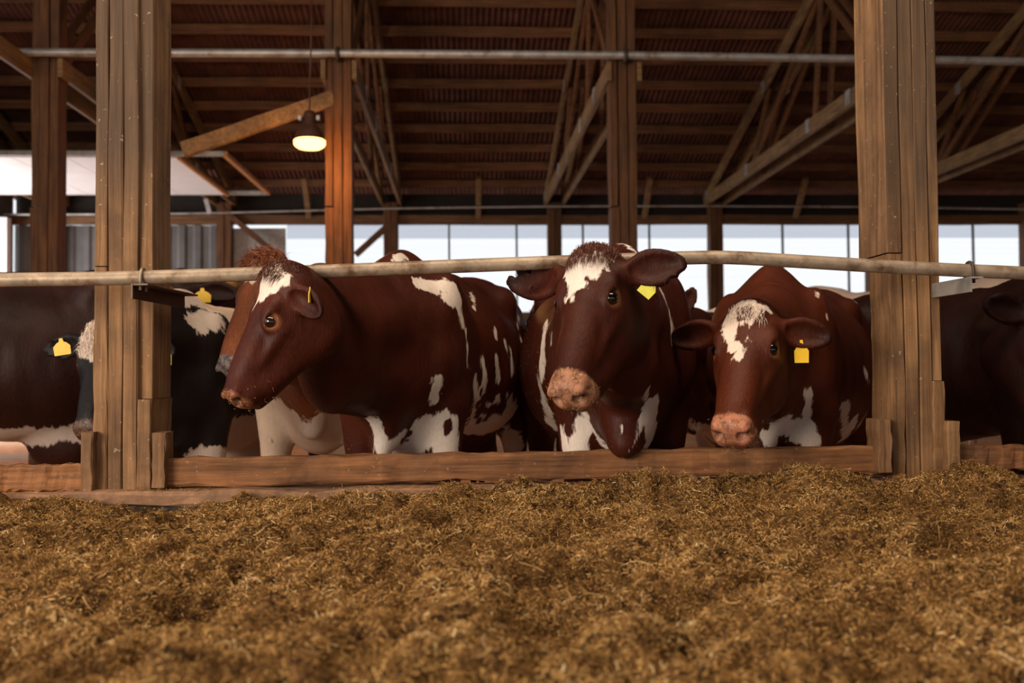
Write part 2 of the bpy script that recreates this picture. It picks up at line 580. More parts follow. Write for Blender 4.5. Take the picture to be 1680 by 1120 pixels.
pr = empty('timber_post', (at(1500, 600, 3.7)[0], 3.7, 0.3), 'laminated timber post of upright boards right of the white-faced chestnut cow', 'post')
zs = at(1450, 415, 3.6)[2]
for o in (
    px_box('plank', 1462, 1484, 0, 0, 3.60, 3.78, W_POST, None, 51, z0=0.3, z1=zs-0.002),
    px_box('plank', 1458, 1483, 0, 0, 3.598, 3.86, W_POST, None, 52, z0=zs+0.002, z1=PT),
    px_box('plank', 1485.5, 1507, 0, 0, 3.602, 3.80, W_POST, None, 53, z0=0.3, z1=PT),
    px_box('plank', 1508.5, 1529, 0, 0, 3.60, 3.80, W_POST, None, 54, z0=0.3, z1=PT),
    px_box('plank', 1530, 1546, 0, 0, 3.604, 3.80, W_POSTD, None, 55, z0=at(1540, 625, 3.6)[2]+0.002, z1=PT),
    px_box('plank', 1530, 1550, 0, 0, 3.59, 3.82, W_POST, None, 56, z0=0.3, z1=at(1540, 625, 3.6)[2]),
):
    P(o, pr)
for x0, x1, yt, yb, s in ((1438, 1461, 688, 775, 3), (1552, 1573, 691, 772, 4)):
    P(px_box('cleat', x0, x1, yt, yb, 3.55, 3.66, W_POST, None, 20+s, n=5, jit=0.0012), pr)


# ------------------------------------------------------------------ kerb boards
def kerb_board(xa, ya, xb, yb, hpx, label, seed):
    a, b = at(xa, ya, 3.625), at(xb, yb, 3.625)
    h = hpx/FPX*3.6
    o = beam('kerb_board', a-V(0, 0, h/2), b-V(0, 0, h/2), 0.055, h, W_KERB, None, (0, 0, 1), 40, 0.0025, 0.007, seed,
             label=label, cat='board')
    return o


kerb_board(-260, 764, 140, 761, 42, 'short run of brown kerb board left of the grimy-topped post', 1)
kerb_board(262, 751, 1450, 730, 46, 'long worn wooden kerb board running between the two posts', 2)
kerb_board(1562, 730, 1990, 733, 41, 'dark brown kerb board right of the right-hand post', 3)

# ------------------------------------------------------------------ feed rail
YP = 3.38
rail_px = [(-260, 463), (0, 459), (150, 457), (235, 455), (480, 447), (800, 434.5), (960, 428.5), (1120, 423), (1200, 422.5), (1300, 428), (1450, 437), (1590, 444), (1680, 448), (1960, 462)]
rail = tube('feed_rail', smooth_path([at(x, y, YP) for x, y in rail_px], 8), 0.0235, RUSTY, None, 20,
            label='worn steel pipe rail bent in the middle running above the cows', cat='rail')
for i, (bx, px_, py) in enumerate(((235, 222, 466), (1590, 1592, 458))):
    q = at(bx, rail_px[3][1] if i == 0 else 444, YP)
    # U-bolt over the pipe
    arc = [q+V(0, math.cos(t)*0.030, math.sin(t)*0.030) for t in np.linspace(0, math.pi, 13)]
    arc = [arc[0]-V(0, 0, 0.045)]+arc+[arc[-1]-V(0, 0, 0.045)]
    tube('u_bolt', arc, 0.0055, DARKMETAL if i else RUSTY, rail, 8)
    # angle bracket: horizontal flange under the pipe, upright web, running back to the side of the post
    x0 = q[0]
    zf = q[2]-0.028
    ye = 3.80
    if i == 0:
        P0, P1 = V(x0+0.005, 3.325, zf), V(x0+0.045, ye, zf)
        beam('bracket_flange', P0, P1, 0.055, 0.006, DARKMETAL, rail, ch=0.001)
        beam('bracket_web', P0+V(-0.025, 0, -0.022), P1+V(-0.025, 0, -0.022), 0.006, 0.05, DARKMETAL, rail, ch=0.001)
    else:
        P0, P1 = V(x0+0.0, 3.33, zf), V(x0-0.005, ye, zf)
        beam('bracket_flange', P0, P1, 0.045, 0.006, GALV, rail, ch=0.001)
        beam('bracket_web', P0+V(-0.02, 0, -0.025), P1+V(-0.02, 0, -0.025), 0.006, 0.05, GALV, rail, ch=0.001)

# ------------------------------------------------------------------ mid posts, conduit, back posts
mid_names = {-2: 'brown post far left', -1: 'brown laminated post behind the dark cow at far left', 0: 'brown laminated post beside the glowing lamp', 1: 'brown laminated post rising behind the frontal cow',
             2: 'brown laminated post behind the chestnut cow'}
for k in (-1, 0, 1):
    x = colx(k)
    e = empty('barn_post', (x, Y2, 0), mid_names[k], 'post')
    zc = CAMZ+3.16
    for j, (dx, w, z1, dy) in enumerate(((-0.10, 0.085, zc-1.5, 0), (-0.012, 0.088, 6.0, -0.01), (0.078, 0.088, 6.0, 0.006), (-0.105, 0.075, 5.95, 0.02))):
        z0 = 0 if j < 3 else zc-1.48
        o = box('plank', (x+dx-w/2, Y2-0.11+dy, z0), (x+dx+w/2, Y2+0.11+dy, z1), W_MID, None, 2, 10, 0.003, 0.006, 100+k*5+j)
        P(o, e)
cond = tube('overhead_conduit', [at(-300, 84, Y2-0.2), at(60, 86, Y2-0.2), at(545, 87.5, Y2-0.2), at(1020, 90.5, Y2-0.2), at(1640, 100, Y2-0.2), at(2100, 108, Y2-0.2)], 0.042, GALV, None, 12,
            label='grey galvanised overhead pipe strapped to the barn posts', cat='pipe')
for k in (0, 1):
    x = colx(k)
    z = at(555 if k == 0 else 1020, 89 if k == 0 else 91, Y2-0.2)[2]
    arc = [V(x+0.0, Y2-0.2+0.06*math.cos(t), z+0.06*math.sin(t)) for t in np.linspace(0.3, 2*math.pi-0.3, 16)]
    tube('pipe_clamp', arc, 0.02, DARKMETAL, cond, 8)
tube('ceiling_cable', smooth_path([at(-100, 352, Y3-0.35), at(300, 350, Y3-0.35), at(640, 342, Y3-0.35), at(1000, 338, Y3-0.35), at(1400, 339, Y3-0.35), at(1680, 343, Y3-0.35), at(1900, 347, Y3-0.35)], 6),
     0.018, GALV, None, 8, label='thin grey pipe along the top of the back windows', cat='pipe')

back_lab = {-2: 'back wall post at the far left beside the grey cladding', -1: 'back wall post between grey cladding and the small pale window', 0: 'back wall post left of the widest curtain', 1: 'back wall post above the frontal cow',
            2: 'back wall post above the bent part of the rail', 3: 'back wall post beside the right-hand front post', 4: 'back wall post at the right edge of the frame'}
for k in range(-2, 5):
    x = colx(k)
    e = empty('wall_post', (x, Y3, 0), back_lab[k], 'post')
    o = box('plank', (x-0.125, Y3-0.16, 0), (x-0.002, Y3+0.06, ZC-0.05), W_MID, None, 2, 6, 0.003, 0.008, 200+k)
    P(o, e)
    P(box('plank', (x+0.002, Y3-0.155, 0), (x+0.12, Y3+0.06, ZC-0.05), W_MID, None, 2, 6, 0.003, 0.008, 220+k), e)
    if k in (0, -1):
        a = 0.62 if k == 0 else -0.9
        P(beam('knee_brace', (x-a if k == 0 else x+1.05, Y3-0.1, ZC-0.42-0.55 if k == 0 else ZC-1.1), (x-0.05, Y3-0.1, ZC-0.45 if k == 0 else ZC-0.15), 0.1, 0.12, W_MID, None, (0, 1, 0)), e)

# ------------------------------------------------------------------ trusses
RS = 0.29                      # roof slope


def rz(y):                     # height of the rafter line
    return ZC+0.06+RS*(Y3-0.2-y)


tl = {-2: 'roof truss above the white overhead door, at far left', -1: 'roof truss over the white door panel and the grimy-topped post', 0: 'roof truss left of centre with twin chords beside the lamp post',
      1: 'roof truss above the frontal cow with twin chords', 2: 'roof truss upper right with long pale twin chord and steel plates', 3: 'roof truss at the right edge behind the right-hand post'}
for k in range(-2, 4):
    x = colx(k)
    t = empty('roof_truss', (x, Y3, ZC), tl[k], 'truss')
    for s in (-1, 1):
        ox = s*0.155
        P(beam('bottom_chord', (x+ox, Y3+0.05, ZC), (x+ox, Y2-0.15 if k > -1 or s > 0 else Y2-3.0, ZC), 0.05, 0.19, W_TRUSS, None, n=3, jit=0.002), t)
        P(beam('top_chord', (x+ox, Y3+0.05, rz(Y3+0.05)+0.02), (x+ox, 7.5, rz(7.5)+0.02), 0.05, 0.17, W_TRUSS, None, n=3, jit=0.002), t)
        P(beam('gusset_plate', (x+ox*1.2, Y3-0.32, ZC+0.06), (x+ox*1.2, Y3-0.12, ZC+0.06), 0.006, 0.16, GALV, None, ch=0.001), t)
        for yy in (14.9, 12.2, 10.9):
            P(beam('gusset_plate', (x+ox*1.2, yy-0.07, ZC+0.02), (x+ox*1.2, yy+0.07, ZC+0.02), 0.006, 0.17, GALV, None, ch=0.001), t)
        for yy in (14.0, 11.9):
            P(beam('gusset_plate', (x+ox*1.2, yy-0.07, rz(yy)), (x+ox*1.2, yy+0.07, rz(yy)), 0.006, 0.17, GALV, None, ch=0.001), t)
    for ya, za, yb, zb in ((14.9, ZC, 14.0, rz(14.0)), (14.9, ZC, 11.9, rz(11.9)), (12.2, ZC, 11.9, rz(11.9)), (10.2, ZC+0.1, 11.9, rz(11.9))):
        for s in (-1, 1):
            P(beam('web', (x+s*0.09, ya, za), (x+s*0.09, yb, zb), 0.045, 0.1, W_PURLIN, None), t)

# ------------------------------------------------------------------ roof: purlins and corrugated sheets
roof = empty('ceiling', (0, Y3, ZC), kind='structure', label='brown corrugated fibre roof over timber purlins')
wn = 12
pitch = 0.078
sw = wn*pitch
STEP = sw-pitch
sl = 1.28
vs, fs = [], []
nc = wn*6
for j, yy in enumerate((0.0, sl)):
    for i in range(nc+1):
        xx = sw*i/nc
        vs.append((xx, -yy, RS*yy+0.016*math.cos(2*math.pi*i/6)+0.004*(1-j)))
for i in range(nc):
    fs.append((i, i+1, nc+1+i+1, nc+1+i))
sheet_me = mesh_from('roof_sheet', vs, fs)
sheet_me.materials.append(SHEET)
nrow, ncol = 9, int((XR-XL+2)/(wn*pitch-pitch))+1
cnt = 0
for r in range(nrow):
    for c in range(ncol):
        yy = Y3+0.5-r*1.2
        xx = XL-1+c*STEP
        # leave out what can never be seen or shade the stalls
        o = bpy.data.objects.new('roof_sheet', sheet_me)
        C.objects.link(o)
        o.location = (xx, yy, rz(yy)+0.245+0.010*(r % 2)+0.006*(c % 2))
        o.parent = roof
        o.matrix_parent_inverse = Matrix.Translation(roof.location).inverted()
        cnt += 1
for i in range(18):
    yy = 17.25-0.6*i
    P(beam('purlin', (XL-0.5, yy, rz(yy)+0.165), (XR, yy, rz(yy)+0.165), 0.055, 0.13, W_PURLIN, None, (0, RS*-1, 1), 24, 0.004, 0.006, 300+i), roof)

# unseen roof slope and end wall over the alley, added to cut ambient sky light
yr_, zr_ = 6.6, rz(6.6)+0.30
P(beam('ridge_board', (XL-1, yr_, zr_-0.12), (XR, yr_, zr_-0.12), 0.05, 0.2, W_PURLIN, None), roof)
P(link('front_slope_unseen', mesh_from('front_slope_unseen', [(XL-1, yr_, zr_), (XR, yr_, zr_), (XR, -5.5, zr_-RS*12.1), (XL-1, -5.5, zr_-RS*12.1)], [(0, 1, 2, 3)]), SHEET), roof)
wf_ = link('wall_front_unseen', mesh_from('wall_front_unseen', [(XL, -5.5, 2.4), (XR, -5.5, 2.4), (XR, -5.5, 5.0), (XL, -5.5, 5.0)], [(0, 1, 2, 3)]), W_WALL, kind='structure')

# ------------------------------------------------------------------ back wall
zt = CAMZ+2.615                # top of windows
zsill = at(868, 512, Y3)[2]
wb = empty('wall_back', (0, Y3, 0), kind='structure', label='timber back wall with grey cladding on the left')
P(beam('top_plate', (XL, Y3-0.02, zt+0.08), (XR, Y3-0.02, zt+0.08), 0.12, 0.16, W_WALL, None, n=20, jit=0.004), wb)
P(beam('eave_gap_sheet', (XL, Y3+0.12, zt+0.36), (XR, Y3+0.12, zt+0.36), 0.03, 0.40, plain('eave_gap_shade', (0.02, 0.014, 0.011), 0.8)), wb)  # near-black sheet standing in for the shade in the eave gap
P(beam('sill_beam', (XL, Y3+0.0, zsill-0.07), (XR, Y3, zsill-0.07), 0.16, 0.14, W_TRUSS, None, n=20, jit=0.004), wb)
P(box('wall_lining', (XL, Y3+0.06, 0), (XR, Y3+0.09, zsill-0.02), W_WALL, None, 0), wb)
for i in range(9):
    z = 0.0+i*(zsill-0.14)/9
    P(box('plank', (XL, Y3+0.02, z+0.004), (XR, Y3+0.05, z+(zsill-0.14)/9-0.004), W_WALL, None, 0, 1, 0, 0.004, 400+i), wb)
# short blocks under the eave
for x in (785, 505, 1060, 1310):
    q = at(x, 350, Y3-0.25)
    P(beam('eave_strut', (q[0], Y3-0.1, zt+0.12), (q[0]*0.995, Y3-0.75, rz(Y3-0.75)+0.05), 0.09, 0.09, W_TRUSS, None), wb)
# cladding on the left
vs, fs = [], []
x0c, x1c = XL, at(380, 400, Y3)[0]
n = int((x1c-x0c)/0.045)
prof = [0, 0, .03, .03, .03, 0]
for i in range(n+1):
    xx = x0c+(x1c-x0c)*i/n
    for z in (zsill-0.1, zt):
        vs.append((xx, Y3+0.06-prof[i % 6], z))
for i in range(n):
    fs.append((2*i, 2*i+2, 2*i+3, 2*i+1))
P(link('cladding_sheet', mesh_from('cladding_sheet', vs, fs), CLAD), wb)
for z in (zsill+0.55, zsill+0.05):
    P(beam('girt', (XL, Y3-0.04, z), (x1c, Y3-0.04, z), 0.06, 0.12, W_WALL, None, n=6, jit=0.003), wb)
x2c = at(468, 400, Y3)[0]
P(box('cladding_panel', (x1c, Y3+0.06, zsill), (x2c, Y3+0.075, zt-0.05), plain('pale_grey_panel', (0.42, 0.40, 0.38), 0.6), None), wb)

# windows with wind curtains
mun = [(470, 540), (737, 848), (957, 1066), (1285, 1393), (1490, 1598), ()]
for i in range(5):
    xa = colx(i-1)+0.13 if i else x2c+0.02
    xb = colx(i)-0.13 if i else colx(0)-0.13
    w = empty('window_%d' % (i+1), ((xa+xb)/2, Y3+0.05, zsill), kind='structure')
    zb = zt-0.24
    P(link('pane', mesh_from('pane', [(xa, Y3+0.05, zsill), (xb, Y3+0.05, zsill), (xb, Y3+0.05, zb), (xa, Y3+0.05, zb)], [(0, 1, 2, 3)]), CURTAIN), w)
    P(link('valance', mesh_from('valance', [(xa, Y3+0.045, zb), (xb, Y3+0.045, zb), (xb, Y3+0.045, zt+0.01), (xa, Y3+0.045, zt+0.01)], [(0, 1, 2, 3)]), VALANCE), w)
    for m in mun[i] if i else ():
        x = at(m, 430, Y3)[0]
        P(box('muntin', (x-0.018, Y3+0.0, zsill), (x+0.018, Y3+0.04, zt), MUNT, None, 2, 1, 0, 0.002), w)
# right and left walls
wr = link('wall_right', mesh_from('wall_right', [(XR, -6, 0), (XR, Y3, 0), (XR, Y3, 6), (XR, -6, 8)], [(0, 1, 2, 3)]), W_WALL, kind='structure')
wl = empty('wall_left', (XL, 14, 0), kind='structure', label='left barn wall with a bright doorway')
for nm, (ya, yb, za, zb_) in (('wall_panel', (17.15, Y3, 0, 4.4)), ('wall_panel', (13.2, 17.15, zt+0.05, 5.6)), ('wall_panel', (6.0, 13.2, 0, 6.4))):
    P(link(nm, mesh_from(nm, [(XL, ya, za), (XL, yb, za), (XL, yb, zb_), (XL, ya, zb_)], [(0, 1, 2, 3)]), CLAD), wl)
P(box('door_jamb', (XL-0.02, 17.0, 0), (XL+0.14, 17.16, zt+0.05), WHITEP, None), wl)

# overhead door, rolled up under the roof
zd = CAMZ+2.93
od = empty('overhead_door', (-5.5, 15, zd), 'white sectional overhead door raised flat under the roof at left', 'door')
ya, yb = 13.55, 16.35
xr = at(290, 258, ya)[0]
xl = at(-260, 258, ya)[0]
npan = 6
for i in range(npan):
    a, b = xl+(xr-xl)*i/npan, xl+(xr-xl)*(i+1)/npan
    P(box('door_panel', (a+0.003, ya, zd), (b-0.003, yb, zd+0.045), WHITEP, None, 1, 1, 0, 0.004), od)
P(beam('edge_seal', (xr+0.03, ya, zd), (xr+0.03, yb, zd), 0.05, 0.06, LIT_TRACK, None), od)
xt = at(370, 250, ya)[0]
for y in (ya-0.06, yb+0.06):
    P(beam('door_track', (xl, y, zd+0.04), (xt, y, zd+0.04), 0.05, 0.07, GALV, None), od)
P(beam('track_end', (xt, ya-0.06, zd+0.04), (xt+0.03, yb+0.06, zd+0.04), 0.07, 0.07, LIT_TRACK, None), od)
xs = XL+0.05
P(beam('door_panel', (xl, (ya+yb)/2, zd+0.02), (xs-0.05, (ya+yb)/2, zd-0.25), yb-ya, 0.045, WHITEP, None, (0, 0, 1)), od)
P(beam('hanger', (at(335, 330, yb)[0], yb+0.1, zd-0.05), (at(342, 348, yb)[0], yb+0.1, zd-0.3), 0.07, 0.02, GALV, None, (0, 1, 0)), od)

# diagonal brace beside the lamp
beam('diagonal_brace', at(300, 246, 10.0), at(548, 160, 10.02), 0.07, 0.15, W_TRUSS, None, (0, 0, 1), 6, 0.003, 0.006, 5,
     label='slanting timber brace running up to the post behind the glowing lamp', cat='brace')

# lamp
lp = at(508, 236, 9.45)
lamp = empty('pendant_lamp', tuple(lp), 'glowing orange heat lamp with brown shade hanging beside a post', 'lamp')


def lathe(name, prof, c, m, parent, seg=32):
    vs, fs = [], []
    for r, z in prof:
        for k in range(seg):
            a = 2*math.pi*k/seg
            vs.append((c[0]+r*math.cos(a), c[1]+r*math.sin(a), c[2]+z))
    for i in range(len(prof)-1):
        for k in range(seg):
            a, b = i*seg+k, i*seg+(k+1) % seg
            fs.append((a, b, b+seg, a+seg))
    o = link(name, mesh_from(name, vs, fs), m, None, smooth=True)
    return P(o, parent)


lathe('lamp_shade', [(0.142, 0.028), (0.138, 0.05), (0.118, 0.11), (0.085, 0.16), (0.06, 0.19), (0.06, 0.27), (0.045, 0.31), (0.001, 0.315)], lp, SHADE, lamp)
lathe('lamp_lens', [(0.001, -0.050), (0.06, -0.049), (0.11, -0.042), (0.138, -0.022), (0.149, -0.004), (0.149, 0.030), (0.13, 0.045)], lp, BULB, lamp)
for s in (-1, 1):
    P(beam('side_clip', lp+V(s*0.07, -0.03, 0.24), lp+V(s*0.10, -0.03, 0.24), 0.05, 0.05, GALV, None), lamp)
P(tube('cord', [lp+V(0, 0, 0.31), lp+V(0.01, 0.2, 2.2)], 0.008, SHADE, None, 6), lamp)
ll = bpy.data.lights.new('lamp_light', 'POINT')
ll.energy, ll.color, ll.shadow_soft_size = 45, (1.0, 0.42, 0.12), 0.12
lo = bpy.data.objects.new('lamp_light', ll)
C.objects.link(lo)
lo.location = lp-V(0, 0.0, 0.2)

# stall rails and boards seen low between the cows
tube('stall_rail', [(-7, 9.0, 0.56), (9, 9.0, 0.56)], 0.025, DARKMETAL, None, 10, label='dark stall rail low behind the cows', cat='rail')
beam('stall_board', (-0.6, 9.3, 0.40), (8, 9.3, 0.40), 0.05, 0.14, W_WALL, None, n=8, jit=0.003, label='brown stall board low behind the frontal cow', cat='board')
# ------------------------------------------------------------------ cows: one continuous surface grown from blended solids
class Solid:
    """signed distance samples on a grid; shapes are blended in and cut out, then skinned"""

    def __init__(s, lo, hi, vox):
        s.lo, s.v = np.asarray(lo, np.float32), vox
        s.n = np.ceil((np.asarray(hi)-s.lo)/vox).astype(int)+1
        s.a = np.full(s.n, 0.12, np.float32)

    def sub(s, blo, bhi):
        i0 = np.clip(np.floor((blo-s.lo)/s.v).astype(int), 0, s.n)
        i1 = np.clip(np.ceil((bhi-s.lo)/s.v).astype(int)+1, 0, s.n)
        if (i1 <= i0).any():
            return None
        ax = [s.lo[k]+s.v*np.arange(i0[k], i1[k], dtype=np.float32) for k in range(3)]
        return (slice(i0[0], i1[0]), slice(i0[1], i1[1]), slice(i0[2], i1[2])), ax[0][:, None, None], ax[1][None, :, None], ax[2][None, None, :]

    def put(s, d, sl, k, cut):
        a = s.a[sl]
        if cut:
            d = -d
            h = np.maximum(k-np.abs(a-d), 0)
            s.a[sl] = np.maximum(a, d)+h*h*(0.25/k)
        else:
            h = np.maximum(k-np.abs(a-d), 0)
            s.a[sl] = np.minimum(a, d)-h*h*(0.25/k)

    def cone(s, a, b, ra, rb, k=0.03, cut=False):
        a, b = np.asarray(a, np.float32), np.asarray(b, np.float32)
        m = max(ra, rb)+k+3*s.v
        r = s.sub(np.minimum(a, b)-m, np.maximum(a, b)+m)
        if r is None:
            return
        sl, x, y, z = r
        ba = b-a
        t = np.clip(((x-a[0])*ba[0]+(y-a[1])*ba[1]+(z-a[2])*ba[2])/max(float(ba@ba), 1e-9), 0, 1)
        d = np.sqrt((x-a[0]-t*ba[0])**2+(y-a[1]-t*ba[1])**2+(z-a[2]-t*ba[2])**2)-(ra+(rb-ra)*t)
        s.put(d, sl, k, cut)

    def ell(s, c, rad, B=None, k=0.03, cut=False):
        """ellipsoid; B rows are its axes"""
        c = np.asarray(c, np.float32)
        rad = np.asarray(rad, np.float32)
        B = np.eye(3, dtype=np.float32) if B is None else np.asarray(B, np.float32)
        ext = np.sqrt(((B*rad[:, None])**2).sum(0))+k+3*s.v
        r = s.sub(c-ext, c+ext)
        if r is None:
            return
        sl, x, y, z = r
        x, y, z = x-c[0], y-c[1], z-c[2]
        k0, k1 = 0, 0
        for i in range(3):
            q = B[i, 0]*x+B[i, 1]*y+B[i, 2]*z
            k0 = k0+(q/rad[i])**2
            k1 = k1+(q/rad[i]**2)**2
        k0, k1 = np.sqrt(k0), np.sqrt(k1)+1e-6
        s.put(k0*(k0-1)/k1, sl, k, cut)

    def mesh(s):
        g = openvdb.FloatGrid(0.12)
        g.copyFromArray(s.a)
        p, q = g.convertToQuads(0.0)
        return np.asarray(p, np.float64)*s.v+s.lo.astype(float), np.asarray(q)[:, ::-1]


class Frame:
    def __init__(s, o, x, y, z, sc=1.0):
        s.o, s.B, s.s = np.asarray(o, float), np.array([x, y, z], float), sc

    def w(s, p):
        return s.o+(np.asarray(p, float)*s.s)@s.B

    def loc(s, P):
        return (np.asarray(P, float)-s.o)@s.B.T/s.s

    def d(s, v):
        return nrm(np.asarray(v, float)@s.B)


def head_frame(poll, muzzle, left, roll=0.0):
    """origin at the poll; x to the cow's left, y along the face to the muzzle, z out of the forehead"""
    y = nrm(muzzle-poll)
    x = nrm(np.asarray(left, float)-y*np.dot(left, y))
    z = np.cross(y, x)
    if roll:
        x, z = x*math.cos(roll)+z*math.sin(roll), z*math.cos(roll)-x*math.sin(roll)
    return Frame(poll, x, y, z, np.linalg.norm(muzzle-poll)/0.50)


def add_head(S, H, ears, fine, ey=.165):
    def E(c, r, k=0.03, cut=False, B=None):
        S.ell(H.w(c), np.array(r)*H.s, H.B if B is None else B, k*H.s, cut)

    def K(a, b, ra, rb, k=0.03, cut=False):
        S.cone(H.w(a), H.w(b), ra*H.s, rb*H.s, k*H.s, cut)
    E((0, .015, -.045), (.068, .06, .055), .04)                   # poll
    E((0, .12, -.085), (.100, .15, .082), .03)                    # forehead
    K((0, .18, -.085), (0, .40, -.068), .078, .056, .03)          # bridge of the nose
    K((0, .22, -.065), (0, .40, -.050), .052, .042, .03)
    E((0, .31, -.052), (.062, .16, .045), .03)
    for s in (-1, 1):
        K((s*.050, .15, -.27), (s*.020, .405, -.148), .050, .038, .05)  # lower jaw
        E((s*.066, .155, -.185), (.050, .13, .135), .04)                 # cheek
        K((s*.088, ey+.015, -.105), (s*.056, .34, -.080), .024, .012, .025)  # cheek ridge
        E((s*.078, ey-.040, -.040), (.034, .05, .028), .025)            # brow
        E((s*.086, ey, -.056), (.022, .037, .034), .015)                # eyelids
    K((0, .13, -.20), (0, .40, -.118), .088, .054, .05)
    E((0, .455, -.074), (.060, .049, .053), .035)                 # muzzle
    E((0, .425, -.146), (.040, .066, .033), .02)                  # chin
    for s in (-1, 1):
        E((s*.031, .460, -.095), (.041, .042, .044), .025)              # upper lip
        E((s*.042, .455, -.042), (.022, .038, .022), .02)               # nostril wing
    if fine:
        for s in (-1, 1):
            b = np.array([H.d((.8*s, .6, 0)), H.d((-.45*s, .6, .66)), H.d((.4*s, -.53, .75))])
            E((s*.043, .494, -.055), (.027, .017, .023), .008, True, b)   # nostril
            K((s*.044, .462, -.054), (s*.038, .50, -.060), .010, .014, .008, True)
            E((s*.046, .476, -.032), (.014, .012, .009), .018, False, b)
            K((s*.056, .40, -.128), (s*.026, .487, -.124), .001, .006, .012, True)  # mouth line
            E((s*.106, ey, -.044), (.024, .0280, .0185), .006, True)      # eye opening
    for s, e in zip((-1, 1), ears):
        if e is None:
            continue
        d = nrm(np.asarray(e['dir'], float)*V(s, 1, 1))
        f = np.asarray(e['face'], float)*V(s, 1, 1)
        d, f = H.d(d), H.d(f)
        f = nrm(f-d*np.dot(d, f))
        w = np.cross(d, f)
        ln, wd_ = e.get('len', .215)*H.s, e.get('wid', .062)*H.s
        b0 = H.w((s*.078, .035, -.075))
        S.cone(b0, b0+d*ln*0.35, .034*H.s, .030*H.s, .03*H.s)
        c = b0+d*ln*0.58
        S.ell(b0+d*ln*.50, (ln*0.36, wd_, .024*H.s), np.array([d, w, f]), .02*H.s)
        S.ell(b0+d*ln*.75, (ln*0.25, wd_*.60, .018*H.s), np.array([d, w, f]), .035*H.s)
        S.ell(b0+d*ln*.56+f*.030*H.s, (ln*0.36, wd_*.80, .034*H.s), np.array([d, w, f]), .012*H.s, True)
        S.ell(b0+d*ln*.78+f*.024*H.s, (ln*0.18, wd_*.42, .024*H.s), np.array([d, w, f]), .02*H.s, True)
        S.cone(b0+d*ln*.3+f*.028*H.s, b0+d*ln*.45+f*.03*H.s, .012*H.s, .016*H.s, .012, True)
        for q in e.get('cuts', ()):
            S.ell(b0+d*ln*q[0]+w*wd_*q[1], (q[2], q[2]*.8, .05), np.array([d, w, f]), .004, True)
        e['tip'], e['c'], e['d'], e['f'], e['w'] = b0+d*ln, c, d, f, w


def add_body(S, B, H, neck=None, udder=True, legs=True, thin=1.0, st=.165):
    def E(c, r, k=0.06, cut=False):
        S.ell(B.w(c), np.array(r)*B.s, B.B, k*B.s, cut)

    def K(a, b, ra, rb, k=0.05):
        S.cone(B.w(a), B.w(b), ra*B.s, rb*B.s, k*B.s)
    E((-.56, 0, .95), (.78, .335*thin, .365))
    E((-.66, 0, .895), (.50, .325*thin, .33))
    E((.00, 0, .98), (.36, .25, .37))
    E((-1.08, 0, 1.10), (.33, .255, .28))
    K((.04, 0, 1.26), (-1.18, 0, 1.27), .085, .10, .08)
    E((.02, 0, 1.31), (.20, .062, .095), .06)
    K((-.95, .17, 1.26), (-.97, -.17, 1.26), .06, .06, .09)
    K((-1.30, .11, 1.22), (-1.30, -.11, 1.22), .06, .06, .06)
    for s in (-1, 1):
        E((.03, s*.185, 1.00), (.17, .085, .30), .06)
        E((.17, s*.16, .93), (.10, .09, .12), .06)
        if legs:
            K((.08, s*st, .78), (.07, s*st, .50), .100, .062, .05)
            K((.08, s*st, .47), (.09, s*st, .40), .060, .056, .03)
            K((.09, s*st, .40), (.085, s*st, .12), .048, .038, .03)
            K((.085, s*st, .13), (.11, s*st, .03), .044, .052, .02)
            E((-1.12, s*.155, .92), (.24, .115, .33), .06)
            K((-1.06, s*.19, .78), (-1.24, s*.175, .52), .12, .06, .05)
            K((-1.24, s*.175, .52), (-1.20, s*.17, .14), .052, .040, .03)
            K((-1.20, s*.17, .13), (-1.17, s*.17, .03), .044, .052, .02)
    K((.24, 0, .84), (.06, 0, .66), .135, .12, .07)
    K((.30, 0, .86), (.27, 0, .66), .06, .05, .06)
    if udder and legs:
        E((-.86, 0, .56), (.20, .15, .17), .05)
        for s in (-1, 1):
            for q in (-.76, -.93):
                K((q, s*.07, .44), (q, s*.07, .36), .018, .013, .02)
    K((-1.36, 0, 1.27), (-1.42, 0, .95), .035, .022, .04)
    K((-1.42, 0, .95), (-1.42, 0, .55), .02, .016, .02)
    E((-1.42, 0, .45), (.035, .035, .12), .02)
    if H is not None:
        n0, n1 = B.w((.06, 0, 1.10)), H.w((0, .06, -.13))
        t0, t1 = B.w((.20, 0, .88)), H.w((0, .13, -.245))
        c0, c1 = B.w((.06, 0, 1.27)), H.w((0, .0, -.07))
        mid = neck if neck is not None else (n0+n1)/2
        mt = (t0+t1)/2+(mid-(n0+n1)/2)
        mc = (c0+c1)/2+(mid-(n0+n1)/2)
        for a, m, b, r0, r1, r2 in ((n0, mid, n1, .205, .155, .112), (t0, mt, t1, .15, .105, .080), (c0, mc, c1, .085, .080, .070)):
            S.cone(a, m, r0*B.s, r1*B.s, .08)
            S.cone(m, b, r1*B.s, r2*H.s, .07)
        S.cone(B.w((.30, 0, .80)), mt-V(0, 0, .05), .045, .03, .08)


